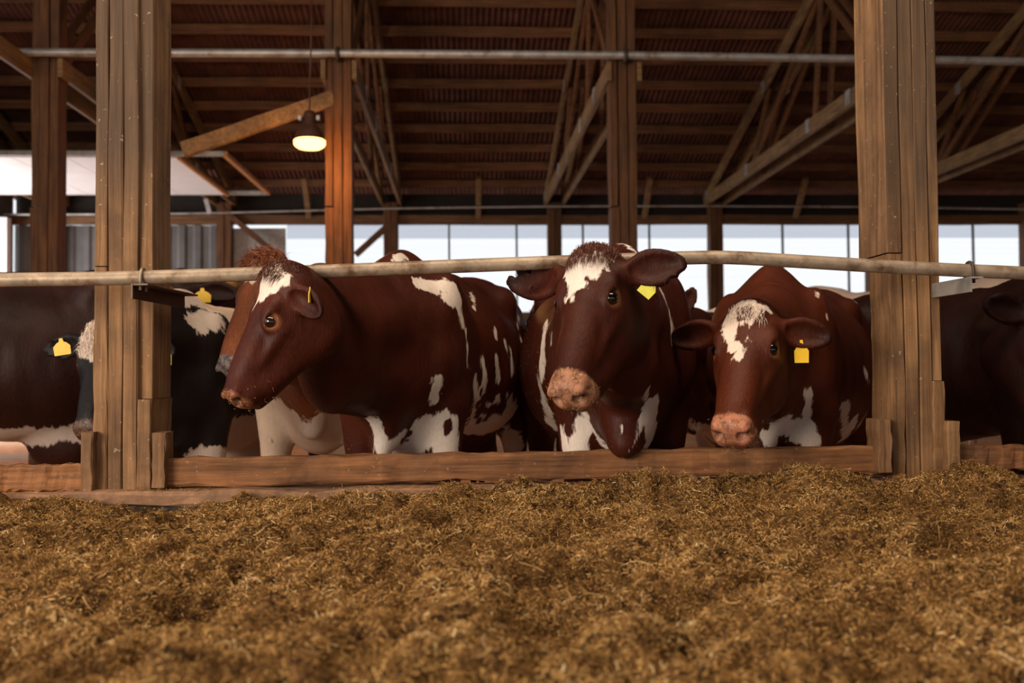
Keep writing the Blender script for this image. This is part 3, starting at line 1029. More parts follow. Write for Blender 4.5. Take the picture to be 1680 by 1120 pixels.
def ribbons(roots, dirs, lens, width, bend, seg, r):
    """hair strands as thin tapering blades"""
    n = len(roots)
    side = np.cross(dirs, r.normal(size=(n, 3)))
    side /= np.linalg.norm(side, axis=1)[:, None]+1e-9
    vs = np.zeros((n, seg+1, 2, 3))
    p = roots.copy()
    d = dirs.copy()
    for i in range(seg+1):
        w = width*(1-0.85*i/seg)
        vs[:, i, 0] = p-side*w
        vs[:, i, 1] = p+side*w
        d = d+bend/seg+r.normal(0, 0.10, (n, 3))
        d /= np.linalg.norm(d, axis=1)[:, None]
        p = p+d*(lens/seg)[:, None]
    v = vs.reshape(-1, 3)
    base = (np.arange(n)*(seg+1)*2)[:, None, None]+(np.arange(seg)*2)[None, :, None]+np.array([0, 1, 3, 2])[None, None, :]
    return v, base.reshape(-1, 4)


def quad_mesh(name, v, f):
    me = bpy.data.meshes.new(name)
    me.vertices.add(len(v))
    me.vertices.foreach_set('co', np.ascontiguousarray(v, np.float32).ravel())
    me.loops.add(f.size)
    me.loops.foreach_set('vertex_index', np.ascontiguousarray(f, np.int32).ravel())
    me.polygons.add(len(f))
    me.polygons.foreach_set('loop_start', np.arange(0, f.size, f.shape[1], dtype=np.int32))
    me.update(calc_edges=True)
    return me


TAG_OUT = [(-.5, -1), (.5, -1), (.52, -.25), (.30, .05), (.14, .15), (.10, .45), (-.10, .45), (-.14, .15), (-.30, .05), (-.52, -.25)]


def ear_tag(parent, pos, down, face, w, h, mat, label):
    down, face = nrm(down), nrm(face)
    face = nrm(face-down*np.dot(down, face))
    sd = np.cross(down, face)
    vs = []
    for t in (-.0012, .0012):
        for x, y in TAG_OUT:
            vs.append(pos+sd*x*w-down*(y-.35)*h*.7+face*t)
    n = len(TAG_OUT)
    fs = [tuple(range(n-1, -1, -1)), tuple(range(n, 2*n))]+[(i, (i+1) % n, n+(i+1) % n, n+i) for i in range(n)]
    return link('ear_tag', mesh_from('ear_tag', vs, fs), mat, parent, label=label)


def field(pts, F):
    """patch description -> list of (world a, world b, r)"""
    return pts


def build_cow(name_label, group, mat, wpx, WY, d, scale, poll, muzzle, left=None, neck=None, ears=(None, None), vox=0.014, fine=False,
              patches=(), spots=(), hpatch=(), hspots=(), tags=(), hair=(), thin=1.0, roll=0.0, dark=0.5, base_white=-1.0, withers=1.40, seed=0, eyes=True, ey=.165, skin0=.425, lid=.8, st=.165, brisket=()):
    d = nrm(V(d[0], d[1], 0))
    lf = V(-d[1], d[0], 0)
    wp = at(wpx[0], wpx[1], WY) if len(wpx) == 2 else V(*wpx)
    B = Frame(V(wp[0], wp[1], 0), d, lf, V(0, 0, 1), wp[2]/withers if scale is None else scale)
    poll, muzzle = V(*poll), V(*muzzle)
    h = nrm((muzzle-poll)*V(1, 1, 0))
    if left is None:
        left = V(-h[1], h[0], 0)
    H = head_frame(poll, muzzle, left, roll)
    ears = [dict(e) if e else None for e in ears]
    # bounds
    cs = np.array([B.w(p) for p in ((-1.5, -.42, 0), (-1.5, .42, 0), (.45, -.36, 0), (.45, .36, 0), (0, 0, 1.48))]+[H.w(p) for p in ((-.32, -.12, -.28), (.32, -.12, -.28), (.32, .56, .1), (-.32, .56, .1), (-.32, .0, .2), (.32, 0, .2))])
    lo, hi = cs.min(0)-0.03, cs.max(0)+0.03
    lo[2] = -0.02
    S = Solid(lo, hi, vox)
    add_body(S, B, H, neck, True, True, thin, st)
    for a, b, r0, r1 in brisket:
        S.cone(B.w(a), B.w(b), r0*B.s, r1*B.s, .07)
    add_head(S, H, ears, fine, ey)
    v, q = S.mesh()
    me = quad_mesh('cow', v, q)
    nv = np.zeros(len(v)*3, np.float32)
    me.vertices.foreach_get('normal', nv)
    hh = H.loc(v)
    soft = np.clip(np.linalg.norm((hh-V(0, .25, -.1))*V(1, .7, 1), axis=1)/.30-.55, .12, 1)
    amp = (0.010*vnoise(v*V(6, 6, 4), 21+seed)+0.005*vnoise(v*V(15, 15, 8), 22+seed))*soft
    v = v+nv.reshape(-1, 3)*amp[:, None]
    me.vertices.foreach_set('co', np.ascontiguousarray(v, np.float32).ravel())
    me.update()
    lb, lh = B.loc(v), H.loc(v)
    # attributes
    n = len(v)

    def caps(lst, P, w):
        f = np.full(n, -1.0)
        for a, b, r in lst:
            a, b = np.asarray(a, float), np.asarray(b, float)
            ba = b-a
            t = np.clip(((P-a)@ba)/max(ba@ba, 1e-9), 0, 1)
            f = np.maximum(f, r-np.linalg.norm(P-a-t[:, None]*ba, axis=1))
        return f
    body = lh[:, 1] > 5
    wf = np.full(n, base_white)
    if len(patches):
        wf = np.maximum(wf, caps(patches, lb, 0))
    if len(spots):
        wf = np.minimum(wf, -caps(spots, lb, 0))
    if len(hpatch):
        wf = np.maximum(wf, caps(hpatch, lh, 0))
    if len(hspots):
        wf = np.minimum(wf, -caps(hspots, lh, 0))
    rr = np.sqrt((lh[:, 0]/.30)**2+((lh[:, 1]-.25)/.45)**2+((lh[:, 2]+.1)/.26)**2)
    # muzzle skin
    sk = np.clip((lh[:, 1]-skin0+.18*(lh[:, 2]+.06))/.03, 0, 1)*(rr < 1.2)*(lh[:, 2] < 0.06)
    el = np.zeros(n)
    for s in (-1, 1):
        e = np.linalg.norm((lh-V(s*.098, ey, -.054))*V(1, 1.0, 1.15), axis=1)
        el = np.maximum(el, np.clip((.040-e)/.02, 0, 1)*(lh[:, 1] < .3))
    # darker lower legs, darker top of the nose, ear backs
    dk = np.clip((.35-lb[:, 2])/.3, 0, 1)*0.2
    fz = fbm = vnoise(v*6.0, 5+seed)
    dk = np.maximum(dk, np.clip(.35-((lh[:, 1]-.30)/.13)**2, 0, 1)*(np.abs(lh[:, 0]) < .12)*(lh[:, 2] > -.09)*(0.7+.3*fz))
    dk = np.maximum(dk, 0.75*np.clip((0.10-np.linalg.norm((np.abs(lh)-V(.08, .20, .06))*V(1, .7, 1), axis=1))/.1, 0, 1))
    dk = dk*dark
    no = np.zeros(n)
    for s in (-1, 1):
        no = np.maximum(no, np.clip((.019-np.linalg.norm((lh-V(s*.0425, .490, -.0565))*V(1, .6, 1.15), axis=1))/.009, 0, .9))
    if fine:
        for s, e in zip((-1, 1), ears):
            if e:
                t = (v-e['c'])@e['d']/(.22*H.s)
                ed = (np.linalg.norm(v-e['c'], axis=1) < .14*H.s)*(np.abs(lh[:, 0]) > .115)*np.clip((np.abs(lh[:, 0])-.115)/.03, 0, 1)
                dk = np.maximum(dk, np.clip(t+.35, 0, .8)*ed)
    for nm, arr in (('white', wf), ('skin', sk), ('eyelid', el*lid), ('dark', dk), ('nostril', no)):
        at_ = me.attributes.new(nm, 'FLOAT', 'POINT')
        at_.data.foreach_set('value', np.ascontiguousarray(arr, np.float32))
    cow = link('cow', me, mat, None, name_label, 'cow', group, smooth=True)
    if eyes:
        for s in (-1, 1):
            c = H.w((s*.0885, ey, -.0505))
            bm = bmesh.new()
            bmesh.ops.create_uvsphere(bm, u_segments=24, v_segments=16, radius=.0248*H.s)
            em = bpy.data.meshes.new('eye')
            bm.to_mesh(em)
            bm.free()
            o = link('eye', em, EYE, cow, smooth=True)
            xa = H.d((s*.70, .25, .62))
            o.matrix_parent_inverse = Matrix.Identity(4)
            o.rotation_mode = 'QUATERNION'
            o.rotation_quaternion = Vector(xa).to_track_quat('X', 'Z')
            o.location = c
    for t in tags:
        s, off, dn, fc, w, h_, mt, lab = t
        e = ears[0 if s < 0 else 1]
        p = V(*off[1]) if off[0] == 'at' else e['c']+e['d']*off[0]*H.s+e['w']*off[1]*H.s+e['f']*off[2]*H.s
        ear_tag(cow, p, V(*dn), V(*fc), w, h_, mt, lab)
    r = np.random.default_rng(40+seed)
    me.calc_loop_triangles()
    nv = np.zeros(n*3, np.float32)
    me.vertices.foreach_get('normal', nv)
    nv = nv.reshape(-1, 3)
    for hs in hair:
        sel = np.nonzero(hs['where'](lh, lb, nv@H.B.T))[0]
        if not len(sel):
            continue
        k = r.choice(sel, hs['n'])
        root = v[k]+r.normal(0, vox*.5, (len(k), 3))
        nn = nv[k].astype(float)
        dr = nn*hs.get('out', .5)+H.d(hs['dir'])*hs.get('along', 1.0)+r.normal(0, hs.get('mess', .25), (len(k), 3))
        dr /= np.linalg.norm(dr, axis=1)[:, None]
        ln = hs['len']*r.uniform(.5, 1.2, len(k))
        hv, hf = ribbons(root-nn*.004, dr, ln, hs.get('w', .0009), H.d(hs.get('bend', (0, 0, 0)))*hs.get('curl', 0.0) if hs.get('curl') else np.zeros(3), 4, r)
        o = link(hs['name'], quad_mesh(hs['name'], hv, hf), hs['mat'], cow, kind='stuff')
    return cow, B, H, ears


POLL = lambda lh: (np.abs(lh[:, 0]) < .085) & (lh[:, 1] > -.06) & (lh[:, 1] < .06) & (lh[:, 2] > -.09)
EARS = lambda lh: (np.abs(lh[:, 0]) > .15) & (lh[:, 1] < .2)
CHIN = lambda lh: (lh[:, 1] > .38) & (lh[:, 2] < -.11) & (lh[:, 1] < .52)
LIPS = lambda lh: (lh[:, 1] > .42) & (lh[:, 1] < .53) & (lh[:, 2] < -.02)
MV = 0.0065
RX = {}
PAT = {}
PAT['profile'] = dict(
    hpatch=[((0.053, 0.021, 0.003), (0.025, 0.073, 0.002), 0.043), ((0.008, 0.081, 0.002), (-0.04, 0.142, -0.009), 0.018), ((0.084, 0.026, -0.027), (0.067, 0.054, -0.015), 0.025)],
    patches=[((0.198, 0.121, 1.254), (0.117, 0.208, 1.249), 0.035), ((0.113, 0.206, 1.254), (0.109, 0.242, 1.191), 0.034), ((0.179, 0.154, 1.236), (0.132, 0.234, 1.18), 0.021), ((0.104, 0.246, 1.184), (0.088, 0.261, 1.089), 0.012), ((0.203, 0.024, 1.352), (0.157, 0.038, 1.366), 0.019), ((0.032, 0.074, 1.363), (0.025, 0.091, 1.348), 0.025), ((0.076, 0.265, 1.077), (0.054, 0.27, 0.933), 0.008), ((0.054, 0.27, 0.933), (-0.261, 0.172, 0.673), 0.008), ((-0.386, 0.164, 1.26), (-0.244, 0.218, 1.182), 0.008), ((-0.131, 0.277, 0.959), (-0.193, 0.274, 0.831), 0.020), ((-0.068, 0.265, 0.871), (-0.267, 0.203, 0.699), 0.025), ((-0.283, 0.306, 0.96), (-0.323, 0.304, 0.876), 0.018), ((-0.4, 0.314, 1.042), (-0.411, 0.325, 0.974), 0.011), ((-0.462, 0.328, 1.002), (-0.457, 0.333, 0.902), 0.014), ((-0.335, 0.286, 1.093), (-0.317, 0.296, 1.053), 0.011), ((-0.999, 0.245, 1.182), (-0.86, 0.293, 1.055), 0.015), ((-0.86, 0.293, 1.055), (-0.776, 0.314, 0.79), 0.021), ((-0.313, 0.187, 0.67), (-0.63, 0.263, 0.681), 0.069), ((-0.513, 0.305, 0.756), (-1.163, 0.171, 0.513), 0.061), ((-0.291, 0.262, 0.777), (-0.429, 0.311, 0.799), 0.021), ((0.249, 0.203, 0.881), (0.224, 0.18, 0.805), 0.021), ((0.156, 0.21, 0.696), (0.139, 0.21, 0.601), 0.057), ((0.167, 0.202, 0.72), (0.211, 0.122, 0.699), 0.038), ((0.178, 0.136, 0.669), (0.184, 0.051, 0.615), 0.057), ((0.199, 0.031, 0.615), (0.348, 0.037, 0.62), 0.040), ((0.268, 0.068, 0.674), (0.313, 0.054, 0.647), 0.023), ((0.391, -0.003, 0.731), (0.356, 0.031, 0.612), 0.030)],
    spots=[((0.229, 0.078, 0.672), (0.229, 0.059, 0.648), 0.021), ((0.158, 0.211, 0.708), (0.152, 0.217, 0.696), 0.017), ((-0.177, 0.248, 0.78), (-0.315, 0.217, 0.697), 0.018), ((-0.233, 0.277, 0.83), (-0.312, 0.273, 0.789), 0.026), ((-0.007, 0.274, 0.933), (-0.035, 0.271, 0.903), 0.017), ((-0.355, 0.307, 0.849), (-0.447, 0.295, 0.75), 0.021), ((-0.48, 0.333, 0.866), (-0.556, 0.324, 0.796), 0.022), ((-0.337, 0.256, 0.743), (-0.366, 0.243, 0.71), 0.019)])
PAT['frontal'] = dict(
    hpatch=[((-0.059, 0.035, -0.005), (0.055, 0.035, -0.002), 0.032), ((-0.037, 0.069, -0.002), (0.035, 0.069, -0.001), 0.031), ((-0.028, 0.1, -0.005), (0.001, 0.101, -0.002), 0.027), ((-0.034, 0.112, -0.007), (-0.034, 0.153, -0.006), 0.018), ((0.057, 0.042, -0.005), (0.075, 0.027, -0.019), 0.017)],
    patches=[((0.308, 0.101, 1.196), (0.32, 0.129, 1.101), 0.009), ((0.32, 0.129, 1.101), (0.322, 0.136, 1.012), 0.009), ((0.407, 0.033, 0.777), (0.292, 0.043, 0.624), 0.041), ((0.546, -0.01, 0.84), (0.434, 0.014, 0.795), 0.014), ((0.174, -0.171, 0.698), (0.15, -0.198, 0.61), 0.043), ((0.206, -0.164, 0.74), (0.177, -0.11, 0.647), 0.018), ((0.177, -0.11, 0.647), (0.147, -0.061, 0.594), 0.014), ((0.435, -0.053, 0.63), (0.41, -0.008, 0.709), 0.008), ((0.41, -0.008, 0.709), (0.415, 0.018, 0.773), 0.015), ((0.124, -0.241, 0.669), (0.118, -0.233, 0.608), 0.021), ((-0.191, -0.265, 1.106), (-0.147, -0.286, 0.967), 0.015), ((-0.014, -0.267, 1.054), (-0.009, -0.27, 1.02), 0.012), ((-0.138, -0.285, 0.955), (-0.278, -0.261, 0.752), 0.030), ((-0.262, -0.257, 0.752), (-0.414, -0.222, 0.667), 0.036), ((0.066, 0.002, 1.403), (0.196, 0.011, 1.366), 0.014), ((0.418, -0.081, 0.71), (0.422, -0.08, 0.697), 0.004)],
    spots=[((0.407, -0.099, 0.71), (0.404, -0.084, 0.606), 0.032), ((0.153, -0.237, 0.744), (0.144, -0.227, 0.686), 0.028), ((0.319, -0.133, 0.697), (0.337, -0.126, 0.671), 0.011), ((-0.461, -0.229, 0.665), (-1.196, -0.128, 0.499), 0.037)])
PAT['chestnut'] = dict(
    hpatch=[((-0.058, 0.053, -0.009), (-0.019, 0.171, -0.001), 0.029), ((0.003, 0.08, 0.002), (-0.003, 0.178, 0.0), 0.023), ((0.034, 0.017, 0.012), (0.023, 0.079, 0.0), 0.016), ((-0.004, 0.183, 0.0), (-0.003, 0.22, 0.001), 0.012), ((-0.027, 0.001, 0.013), (0.015, -0.007, 0.014), 0.015), ((0.017, 0.006, 0.016), (0.066, 0.008, -0.01), 0.012), ((-0.039, 0.03, 0.008), (-0.048, 0.055, -0.003), 0.019)],
    hspots=[((0.004, 0.094, -0.0), (-0.0, 0.141, -0.001), 0.012), ((-0.006, 0.027, 0.017), (0.012, 0.041, 0.013), 0.016)],
    patches=[((0.351, 0.083, 0.732), (0.181, 0.153, 0.714), 0.048), ((0.283, 0.184, 0.864), (0.189, 0.169, 0.75), 0.022), ((0.359, 0.053, 0.695), (0.306, 0.06, 0.643), 0.043), ((0.19, 0.122, 0.687), (0.157, 0.177, 0.668), 0.035), ((0.054, 0.174, 1.305), (0.111, 0.211, 1.264), 0.008), ((-0.959, 0.172, 1.328), (-0.961, 0.197, 1.316), 0.025), ((-0.166, 0.263, 0.801), (-0.626, 0.17, 0.609), 0.031), ((-0.349, 0.325, 0.96), (-0.709, 0.244, 0.679), 0.022), ((-0.412, 0.265, 0.723), (-0.627, 0.19, 0.624), 0.033), ((0.122, 0.243, 1.176), (0.12, 0.245, 1.171), 0.005)],
    spots=[((0.501, 0.184, 0.858), (0.481, 0.165, 0.815), 0.018), ((0.437, 0.071, 0.76), (0.386, 0.045, 0.733), 0.014)])

# --- profile cow
RX['profile'] = build_cow('red cow in profile with muzzle to the left and a narrow white blaze', None, RED, (668, 414), 4.15, (-.27, -.963), None,
          at(441, 446, 3.27), at(358, 652, 3.19), neck=at(548, 545, 3.62), fine=True, vox=MV, seed=1, ey=.185, skin0=.455, brisket=(((.28, 0, .85), (.34, 0, .60), .08, .035),),
          ears=({'dir': (1, -.15, -.2), 'face': (.2, .5, 1), 'len': .18}, {'dir': (.72, .42, -.55), 'face': (.3, .2, .9), 'len': .19, 'wid': .052}),
          hair=({'name': 'forelock', 'where': lambda lh, lb, ln: POLL(lh) & (lh[:, 1] < .025), 'n': 1400, 'dir': (0, .6, .45), 'out': .6, 'mess': .25, 'len': .038, 'mat': HAIR_RED, 'bend': (0, .9, -.5), 'curl': .9},
                {'name': 'feed_crumbs', 'where': lambda lh, lb, ln: LIPS(lh), 'n': 260, 'dir': (0, .3, -.3), 'out': .25, 'mess': .9, 'len': .009, 'w': .0008, 'mat': CRUMB},
                {'name': 'whiskers', 'where': lambda lh, lb, ln: CHIN(lh), 'n': 240, 'dir': (0, .5, -.8), 'out': .5, 'mess': .25, 'len': .028, 'w': .0004, 'mat': HAIR_PALE}),
          tags=((1, (-.02, -.055, .012), (0, 0, -1), (1, -.16, 0), .03, .05, TAGY, 'yellow ear tag seen edge-on'),), **PAT.get('profile', {}))
# --- frontal cow
RX['frontal'] = build_cow('red cow facing forward with a broad white forehead patch and ragged ears', None, RED_B, (1014, 404), 3.97, (0.03, -1), None,
          at(962, 418, 3.22), at(916, 646, 3.02), left=V(.79, -.61, 0), lid=.5, brisket=(((.17, -.01, .98), (.37, -.05, .665), .19, .040), ((.15, 0, .80), (.36, -.055, .66), .15, .035), ((.33, -.05, .70), (.40, -.068, .635), .05, .018)), neck=at(1002, 520, 3.48), fine=True, vox=MV, seed=2, ey=.145, skin0=.405,
          ears=({'dir': (1, -.16, -.10), 'face': (.1, .25, 1), 'len': .295, 'wid': .074, 'cuts': ((.62, -.35, .007), (.70, .45, .009), (.92, .3, .018), (.86, .95, .02), (.55, 1.0, .012), (1.0, -.35, .016))},
                {'dir': (1, -.22, -.30), 'face': (-.1, .45, 1), 'len': .225, 'wid': .064, 'cuts': ((.95, .55, .02), (.80, .75, .016))}),
          hair=({'name': 'forelock', 'where': lambda lh, lb, ln: POLL(lh) & (lh[:, 1] < .03), 'n': 2000, 'dir': (0, .8, .2), 'out': .35, 'mess': .25, 'len': .034, 'mat': HAIR_RED, 'bend': (0, .9, -.5), 'curl': .9},
                {'name': 'ear_fringe', 'where': lambda lh, lb, ln: EARS(lh), 'n': 2600, 'dir': (0, .6, -.2), 'out': .6, 'mess': .35, 'len': .026, 'mat': HAIR_RED},
                {'name': 'feed_crumbs', 'where': lambda lh, lb, ln: LIPS(lh), 'n': 260, 'dir': (0, .3, -.3), 'out': .25, 'mess': .9, 'len': .009, 'w': .0008, 'mat': CRUMB},
                {'name': 'whiskers', 'where': lambda lh, lb, ln: CHIN(lh), 'n': 240, 'dir': (0, .5, -.8), 'out': .5, 'mess': .25, 'len': .028, 'w': .0004, 'mat': HAIR_PALE}),
          tags=((1, (-.01, .045, .006), (-.75, 0, -.8), (-.2, -1, .3), .05, .062, TAGP, 'lemon yellow ear tag'),), **PAT.get('frontal', {}))
# --- chestnut cow
RX['chestnut'] = build_cow('chestnut cow with lowered head and white whorl on its forehead', None, RED2, (1268, 441), 4.1, (-.5, -.866), None,
          at(1226, 503, 3.42), at(1192, 702, 3.16), neck=at(1262, 560, 3.72), fine=True, vox=MV, seed=3, ey=.15, skin0=.43, brisket=(((.28, 0, .85), (.33, 0, .64), .07, .035),),
          ears=({'dir': (1, .0, -.25), 'face': (.2, .75, .7), 'len': .24, 'wid': .055}, {'dir': (1, -.05, -.45), 'face': (.2, .6, 1), 'len': .20, 'wid': .056}),
          hair=({'name': 'forelock', 'where': lambda lh, lb, ln: POLL(lh) & (lh[:, 1] > -.0) & (np.abs(lh[:, 0]) < .06), 'n': 420, 'dir': (0, .8, .1), 'out': .2, 'mess': .5, 'len': .028, 'mat': HAIR_WHITE, 'bend': (0, .9, -.5), 'curl': .9},
                {'name': 'feed_crumbs', 'where': lambda lh, lb, ln: LIPS(lh), 'n': 260, 'dir': (0, .3, -.3), 'out': .25, 'mess': .9, 'len': .009, 'w': .0008, 'mat': CRUMB},
                {'name': 'whiskers', 'where': lambda lh, lb, ln: CHIN(lh), 'n': 240, 'dir': (0, .5, -.8), 'out': .5, 'mess': .25, 'len': .024, 'w': .0004, 'mat': HAIR_PALE}),
          tags=((1, (-.015, .03, .010), (0, 0, -1), (-.3, -1, .1), .047, .078, TAGY, 'yellow ear tag'),), **PAT.get('chestnut', {}))
# ------------------------------------------------------------------ the cows behind
BV = 0.016


def herd(name, mat, wpx, WY, d, poll, muzzle, **kw):
    kw.setdefault("vox", BV)
    kw.setdefault("lid", .25)
    kw.setdefault('ears', ({'dir': (1, -.1, -.25), 'face': (.2, .5, 1)}, {'dir': (1, -.1, -.25), 'face': (.2, .5, 1)}))
    return build_cow(name, None, mat, wpx, WY, d, None, poll, muzzle, **kw)


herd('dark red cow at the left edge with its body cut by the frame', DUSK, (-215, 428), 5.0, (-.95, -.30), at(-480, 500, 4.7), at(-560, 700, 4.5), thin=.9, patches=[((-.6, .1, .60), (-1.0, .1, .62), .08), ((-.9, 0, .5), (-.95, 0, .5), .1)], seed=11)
herd('black cow hidden behind the grimy-topped post with pale curly forehead and orange tag', BLACK, (302, 478), 4.75, (-.08, -1), at(170, 535, 4.2), at(134, 712, 4.02), neck=at(245, 560, 4.45), seed=12,
     patches=[((.15, 0, 1.40), (-.7, .1, 1.36), .13), ((.0, .12, 1.30), (-.5, .2, 1.28), .10), ((.2, .1, 1.2), (.1, .16, 1.22), .08), ((-.1, .25, .62), (-.9, .3, .62), .15), ((.1, .17, .5), (.1, .17, .0), .15), ((.1, -.17, .5), (.1, -.17, .0), .11), ((-.3, 0, .55), (-.9, 0, .55), .25)],
     hpatch=[((-.06, .03, 0), (.06, .03, 0), .085), ((-.07, .08, -.02), (-.03, .10, 0), .06)],
     ears=({'dir': (1, .15, -.15), 'face': (.2, .5, 1), 'len': .24}, {'dir': (1, .2, -.25), 'face': (.2, .5, 1), 'len': .23}),
     hair=({'name': 'forelock', 'where': lambda lh, lb, ln: (np.abs(lh[:, 0]) < .1) & (lh[:, 1] > -.05) & (lh[:, 1] < .12) & (lh[:, 2] > -.08), 'n': 1500, 'dir': (0, .8, .1), 'out': .5, 'mess': .5, 'len': .045, 'w': .0014, 'mat': HAIR_WHITE, 'bend': (0, .9, -.5), 'curl': .9},),
     tags=((-1, (.0, .035, .012), (.15, 0, -1), (0, -1, .1), .068, .07, TAGY, 'orange-yellow ear tag'), (1, ('at', tuple(at(276, 572, 4.12))), (0, 0, -1), (-.7, -.7, 0), .05, .07, TAGP, 'pale yellow ear tag')))
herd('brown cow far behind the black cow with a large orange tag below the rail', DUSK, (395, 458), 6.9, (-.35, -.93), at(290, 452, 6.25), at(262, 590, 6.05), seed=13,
     ears=({'dir': (1, -.1, -.25), 'face': (.2, .5, 1)}, {'dir': (1, .12, -.25), 'face': (.2, .5, 1), 'len': .25}),
     tags=((1, ('at', tuple(at(332, 474, 6.05))), (0, 0, -1), (0, -1, .1), .10, .085, TAGY, 'large orange-yellow ear tag'),))
herd('tan curly-topped cow behind the profile cow with grey muzzle peeking out', TANC, (530, 436), 4.75, (-.04, -1), at(417, 428, 3.95), at(353, 606, 3.80), neck=at(480, 520, 4.25), seed=14, left=V(.62, -.78, 0), st=.205, fine=True, vox=.008, ey=.16,
     patches=[((.0, .0, .60), (-.7, 0, .55), .26), ((.08, -.165, .60), (.08, -.165, .0), .13), ((.08, .165, .60), (.08, .165, .0), .12), ((.15, 0, .74), (.1, 0, .6), .20), ((.1, -.2, .75), (.1, -.2, .6), .12), ((.1, .2, .72), (.1, .2, .6), .12), ((-.3, 0, 1.40), (-.8, 0, 1.4), .12)],
     spots=[((.20, -.21, .60), (.20, -.21, .58), .04), ((.2, .08, .80), (.25, .05, .86), .07)],
     hpatch=[((-.03, .03, 0), (.03, .06, -.0), .05), ((-.035, .43, -.02), (-.03, .44, -.03), .02)],
     ears=(None, None),
     hair=({'name': 'forelock', 'where': lambda lh, lb, ln: (np.abs(lh[:, 0]) < .10) & (lh[:, 1] > -.08) & (lh[:, 1] < .06) & (lh[:, 2] > -.1), 'n': 2600, 'dir': (0, -.2, .6), 'out': .7, 'mess': .7, 'len': .06, 'w': .0013, 'mat': HAIR_TAN, 'bend': (0, .9, -.5), 'curl': 1.4},
           {'name': 'whiskers', 'where': lambda lh, lb, ln: CHIN(lh), 'n': 120, 'dir': (0, .7, -.3), 'out': .7, 'mess': .35, 'len': .05, 'w': .0004, 'mat': HAIR_PALE}))
herd('pale-backed cow standing between the frontal and the chestnut cow', RED, (1195, 506), 5.6, (-.93, -.36), at(1075, 512, 5.15), at(1040, 660, 4.95), seed=15,
     patches=[((.05, 0, 1.42), (-1.2, 0, 1.36), .13), ((.05, .12, 1.3), (-.4, .2, 1.28), .12), ((.05, .24, .95), (-.1, .3, .85), .12), ((.1, .17, .6), (.1, .17, 0), .12), ((.1, -.17, .6), (.1, -.17, 0), .12), ((.3, 0, .72), (.15, .05, .6), .06), ((-.2, .3, .7), (-.9, .3, .7), .2)],
     spots=[((.02, .26, .97), (.0, .27, .9), .035), ((-.05, .28, 1.0), (-.07, .28, .97), .03), ((.12, .2, .8), (.1, .2, .7), .03)],
     ears=(None, {'dir': (.5, -.9, .3), 'face': (.6, .3, 1), 'len': .22, 'wid': .05}))
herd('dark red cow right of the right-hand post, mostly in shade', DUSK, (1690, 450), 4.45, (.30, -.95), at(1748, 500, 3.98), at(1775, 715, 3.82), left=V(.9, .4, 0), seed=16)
herd('cream cow with a humped back behind the chestnut cow', CREAM, (1352, 470), 7.4, (-.75, .66), at(1250, 560, 8.0), at(1200, 660, 8.2), seed=17)
herd('small distant brown cow seen in the gap between the profile and frontal cows', RED, (885, 536), 9.9, (.96, -.28), at(960, 570, 9.7), at(990, 640, 9.6), seed=18, vox=.02,
     patches=[((.08, .17, .55), (.08, .17, 0), .14), ((.08, -.17, .55), (.08, -.17, 0), .14), ((-1.15, .17, .6), (-1.2, .17, 0), .14), ((-1.15, -.17, .6), (-1.2, -.17, 0), .14)])

# ------------------------------------------------------------------ feed heap
def height(x, y):
    p = np.stack([x, y], 1)
    # three soft ridges against the kerb and the open heap in front
    def bump(cx, cy, rx, ry, h):
        return h*np.exp(-((x-cx)/rx)**2-((y-cy)/ry)**2)
    z = 0.475+0*x
    for (px, py, Y, rx, ry, h) in HEAPS:
        q = at(px, py, Y)
        z = z+bump(q[0], q[1], rx, ry, h)
    z = z+0.030*vnoise(p*4.0, 1)+0.040*vnoise(p*8.0, 2)+0.040*np.abs(vnoise(p*15.0, 3))+0.018*vnoise(p*36.0, 4)+0.008*vnoise(p*80.0, 5)-.016
    return z


HEAPS = [(60, 840, 3.0, .35, .3, .015), (100, 810, 3.4, .4, .12, -.03), (300, 835, 3.3, .22, .25, -.07), (520, 815, 3.0, .35, .4, .045), (820, 800, 3.3, .30, .16, .03), (700, 860, 2.8, .5, .4, .02),
         (1010, 785, 3.33, .22, .16, .06), (1300, 770, 3.33, .32, .18, .085), (1110, 810, 3.12, .22, .12, -.04), (1600, 775, 3.32, .30, .25, .085), (1450, 800, 3.36, .10, .12, -.06),
         (1300, 840, 2.9, .5, .3, .035), (620, 1050, 1.75, .3, .25, .03), (1500, 1000, 2.0, .4, .4, .02), (100, 1050, 1.8, .3, .25, -.035), (930, 835, 3.05, .25, .15, -.02)]


def feed_material(name, stops, rough=0.65, spec=0.25):
    m, nt, out = nodes(name)
    a = N(nt, 'ShaderNodeAttribute', attribute_name='tone').outputs['Fac']
    c = ramp(nt, a, stops)
    principled(nt, out, c, rough, spec)
    return m


FEED = plain('packed_silage', (0.13, 0.068, 0.022), 0.9, 0.1, 0, 0.6, 60.0, (0.035, 0.018, 0.007), 28.0, 0.45, 0.6, 0.8)
STRAW = feed_material('chopped_straw', [(0.0, (0.075, 0.032, 0.008)), (0.25, (0.22, 0.108, 0.028)), (0.55, (0.48, 0.268, 0.080)), (0.85, (0.66, 0.44, 0.18)), (1.0, (0.85, 0.68, 0.38))])
gx, gy = np.meshgrid(np.linspace(-2.5, 2.9, 500), np.linspace(1.05, 3.50, 300), indexing='ij')
gz = height(gx.ravel(), gy.ravel())
vv = np.stack([gx.ravel(), gy.ravel(), gz+rng.normal(0, .0025, gz.size)], 1)
ii = np.arange(500*300).reshape(500, 300)
qf = np.stack([ii[:-1, :-1], ii[1:, :-1], ii[1:, 1:], ii[:-1, 1:]], -1).reshape(-1, 4)
heap = link('silage_heap', quad_mesh('silage_heap', vv, qf), FEED, None, 'long loose heap of chopped golden-brown silage in front of the kerb', 'feed', kind='stuff', smooth=True)


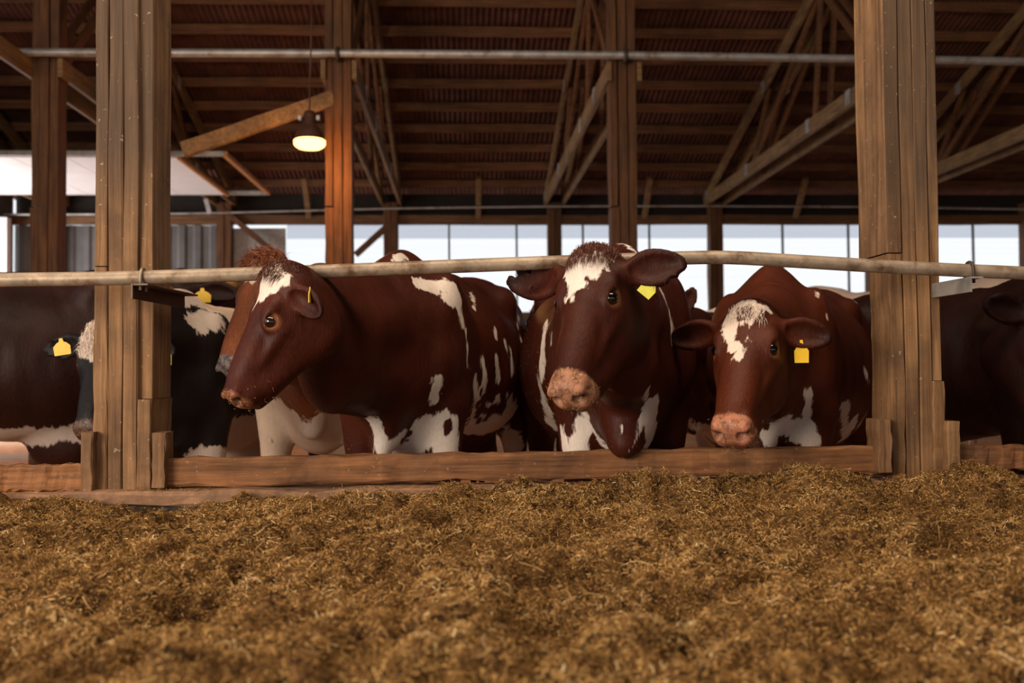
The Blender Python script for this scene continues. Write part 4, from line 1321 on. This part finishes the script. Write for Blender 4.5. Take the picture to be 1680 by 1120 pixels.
def straws(name, n, lmin, lmax, w, tilt, lift, tone, seg=2):
    r = np.random.default_rng(n)
    y = 1.15+(3.49-1.15)*r.random(n)**0.9
    half = y*0.60+0.1
    x = (r.random(n)*2-1)*half+0.06*y
    z = height(x, y)
    e = 0.012
    gxn = (height(x+e, y)-z)/e
    gyn = (height(x, y+e)-z)/e
    nn = np.stack([-gxn, -gyn, np.ones(n)], 1)
    nn /= np.linalg.norm(nn, axis=1)[:, None]
    a = r.random(n)*2*math.pi
    d = np.stack([np.cos(a), np.sin(a), np.zeros(n)], 1)
    d -= nn*(d*nn).sum(1)[:, None]
    d = d+nn*r.normal(0, tilt, n)[:, None]
    d /= np.linalg.norm(d, axis=1)[:, None]
    ln = lmin+(lmax-lmin)*r.random(n)**2.2
    ww = w*r.uniform(.5, 1.3, n)
    sd = np.cross(d, nn+r.normal(0, .5, (n, 3)))
    sd /= np.linalg.norm(sd, axis=1)[:, None]
    c = np.stack([x, y, z], 1)+nn*(lift*r.random(n))[:, None]
    k = r.normal(0, .18, (n, 3))
    vs = np.zeros((n, seg+1, 2, 3))
    for i in range(seg+1):
        t = i/seg-.5
        p = c+d*(ln*t)[:, None]+k*(ln*(t*t*2-.25))[:, None]
        vs[:, i, 0] = p-sd*ww[:, None]*.5
        vs[:, i, 1] = p+sd*ww[:, None]*.5
    base = (np.arange(n)*(seg+1)*2)[:, None, None]+(np.arange(seg)*2)[None, :, None]+np.array([0, 1, 3, 2])[None, None, :]
    me = quad_mesh(name, vs.reshape(-1, 3), base.reshape(-1, 4))
    xy = np.stack([x, y], 1)
    tn = np.clip(tone[0]+tone[1]*r.normal(size=n)+.16*vnoise(xy*6, 9)+.16*vnoise(xy*15, 10), 0, 1)
    at_ = me.attributes.new('tone', 'FLOAT', 'POINT')
    at_.data.foreach_set('value', np.repeat(tn, (seg+1)*2).astype(np.float32))
    return link(name, me, STRAW, heap, kind='stuff')


straws('straw_chaff', 560000, .004, .014, .0017, .5, .012, (.36, .22), 1)
straws('straw', 60000, .012, .030, .0011, .4, .014, (.50, .22))
straws('long_straw', 700, .03, .065, .0018, .25, .018, (.82, .14), 3)


# bits of feed left on the concrete ledge
r = np.random.default_rng(77)
n = 5000
x = r.uniform(-2.2, 2.4, n)
keep = vnoise(np.stack([x*3.0, x*0+.5], 1), 31)+r.normal(0, .25, n) > .15
x = x[keep]
n = len(x)
root = np.stack([x, r.uniform(3.53, 3.585, n), zk-.004+r.uniform(0, .012, n)**1.3], 1)
dd = r.normal(size=(n, 3))*V(1, 1, .35)
dd /= np.linalg.norm(dd, axis=1)[:, None]
v, q = ribbons(root, dd, r.uniform(.008, .022, n), .0008, np.zeros(3), 2, r)
me = quad_mesh('ledge_straw', v, q)
a_ = me.attributes.new('tone', 'FLOAT', 'POINT')
a_.data.foreach_set('value', np.repeat(np.clip(r.normal(.4, .2, n), 0, 1), 6).astype(np.float32))
link('ledge_straw', me, STRAW, heap, kind='stuff')
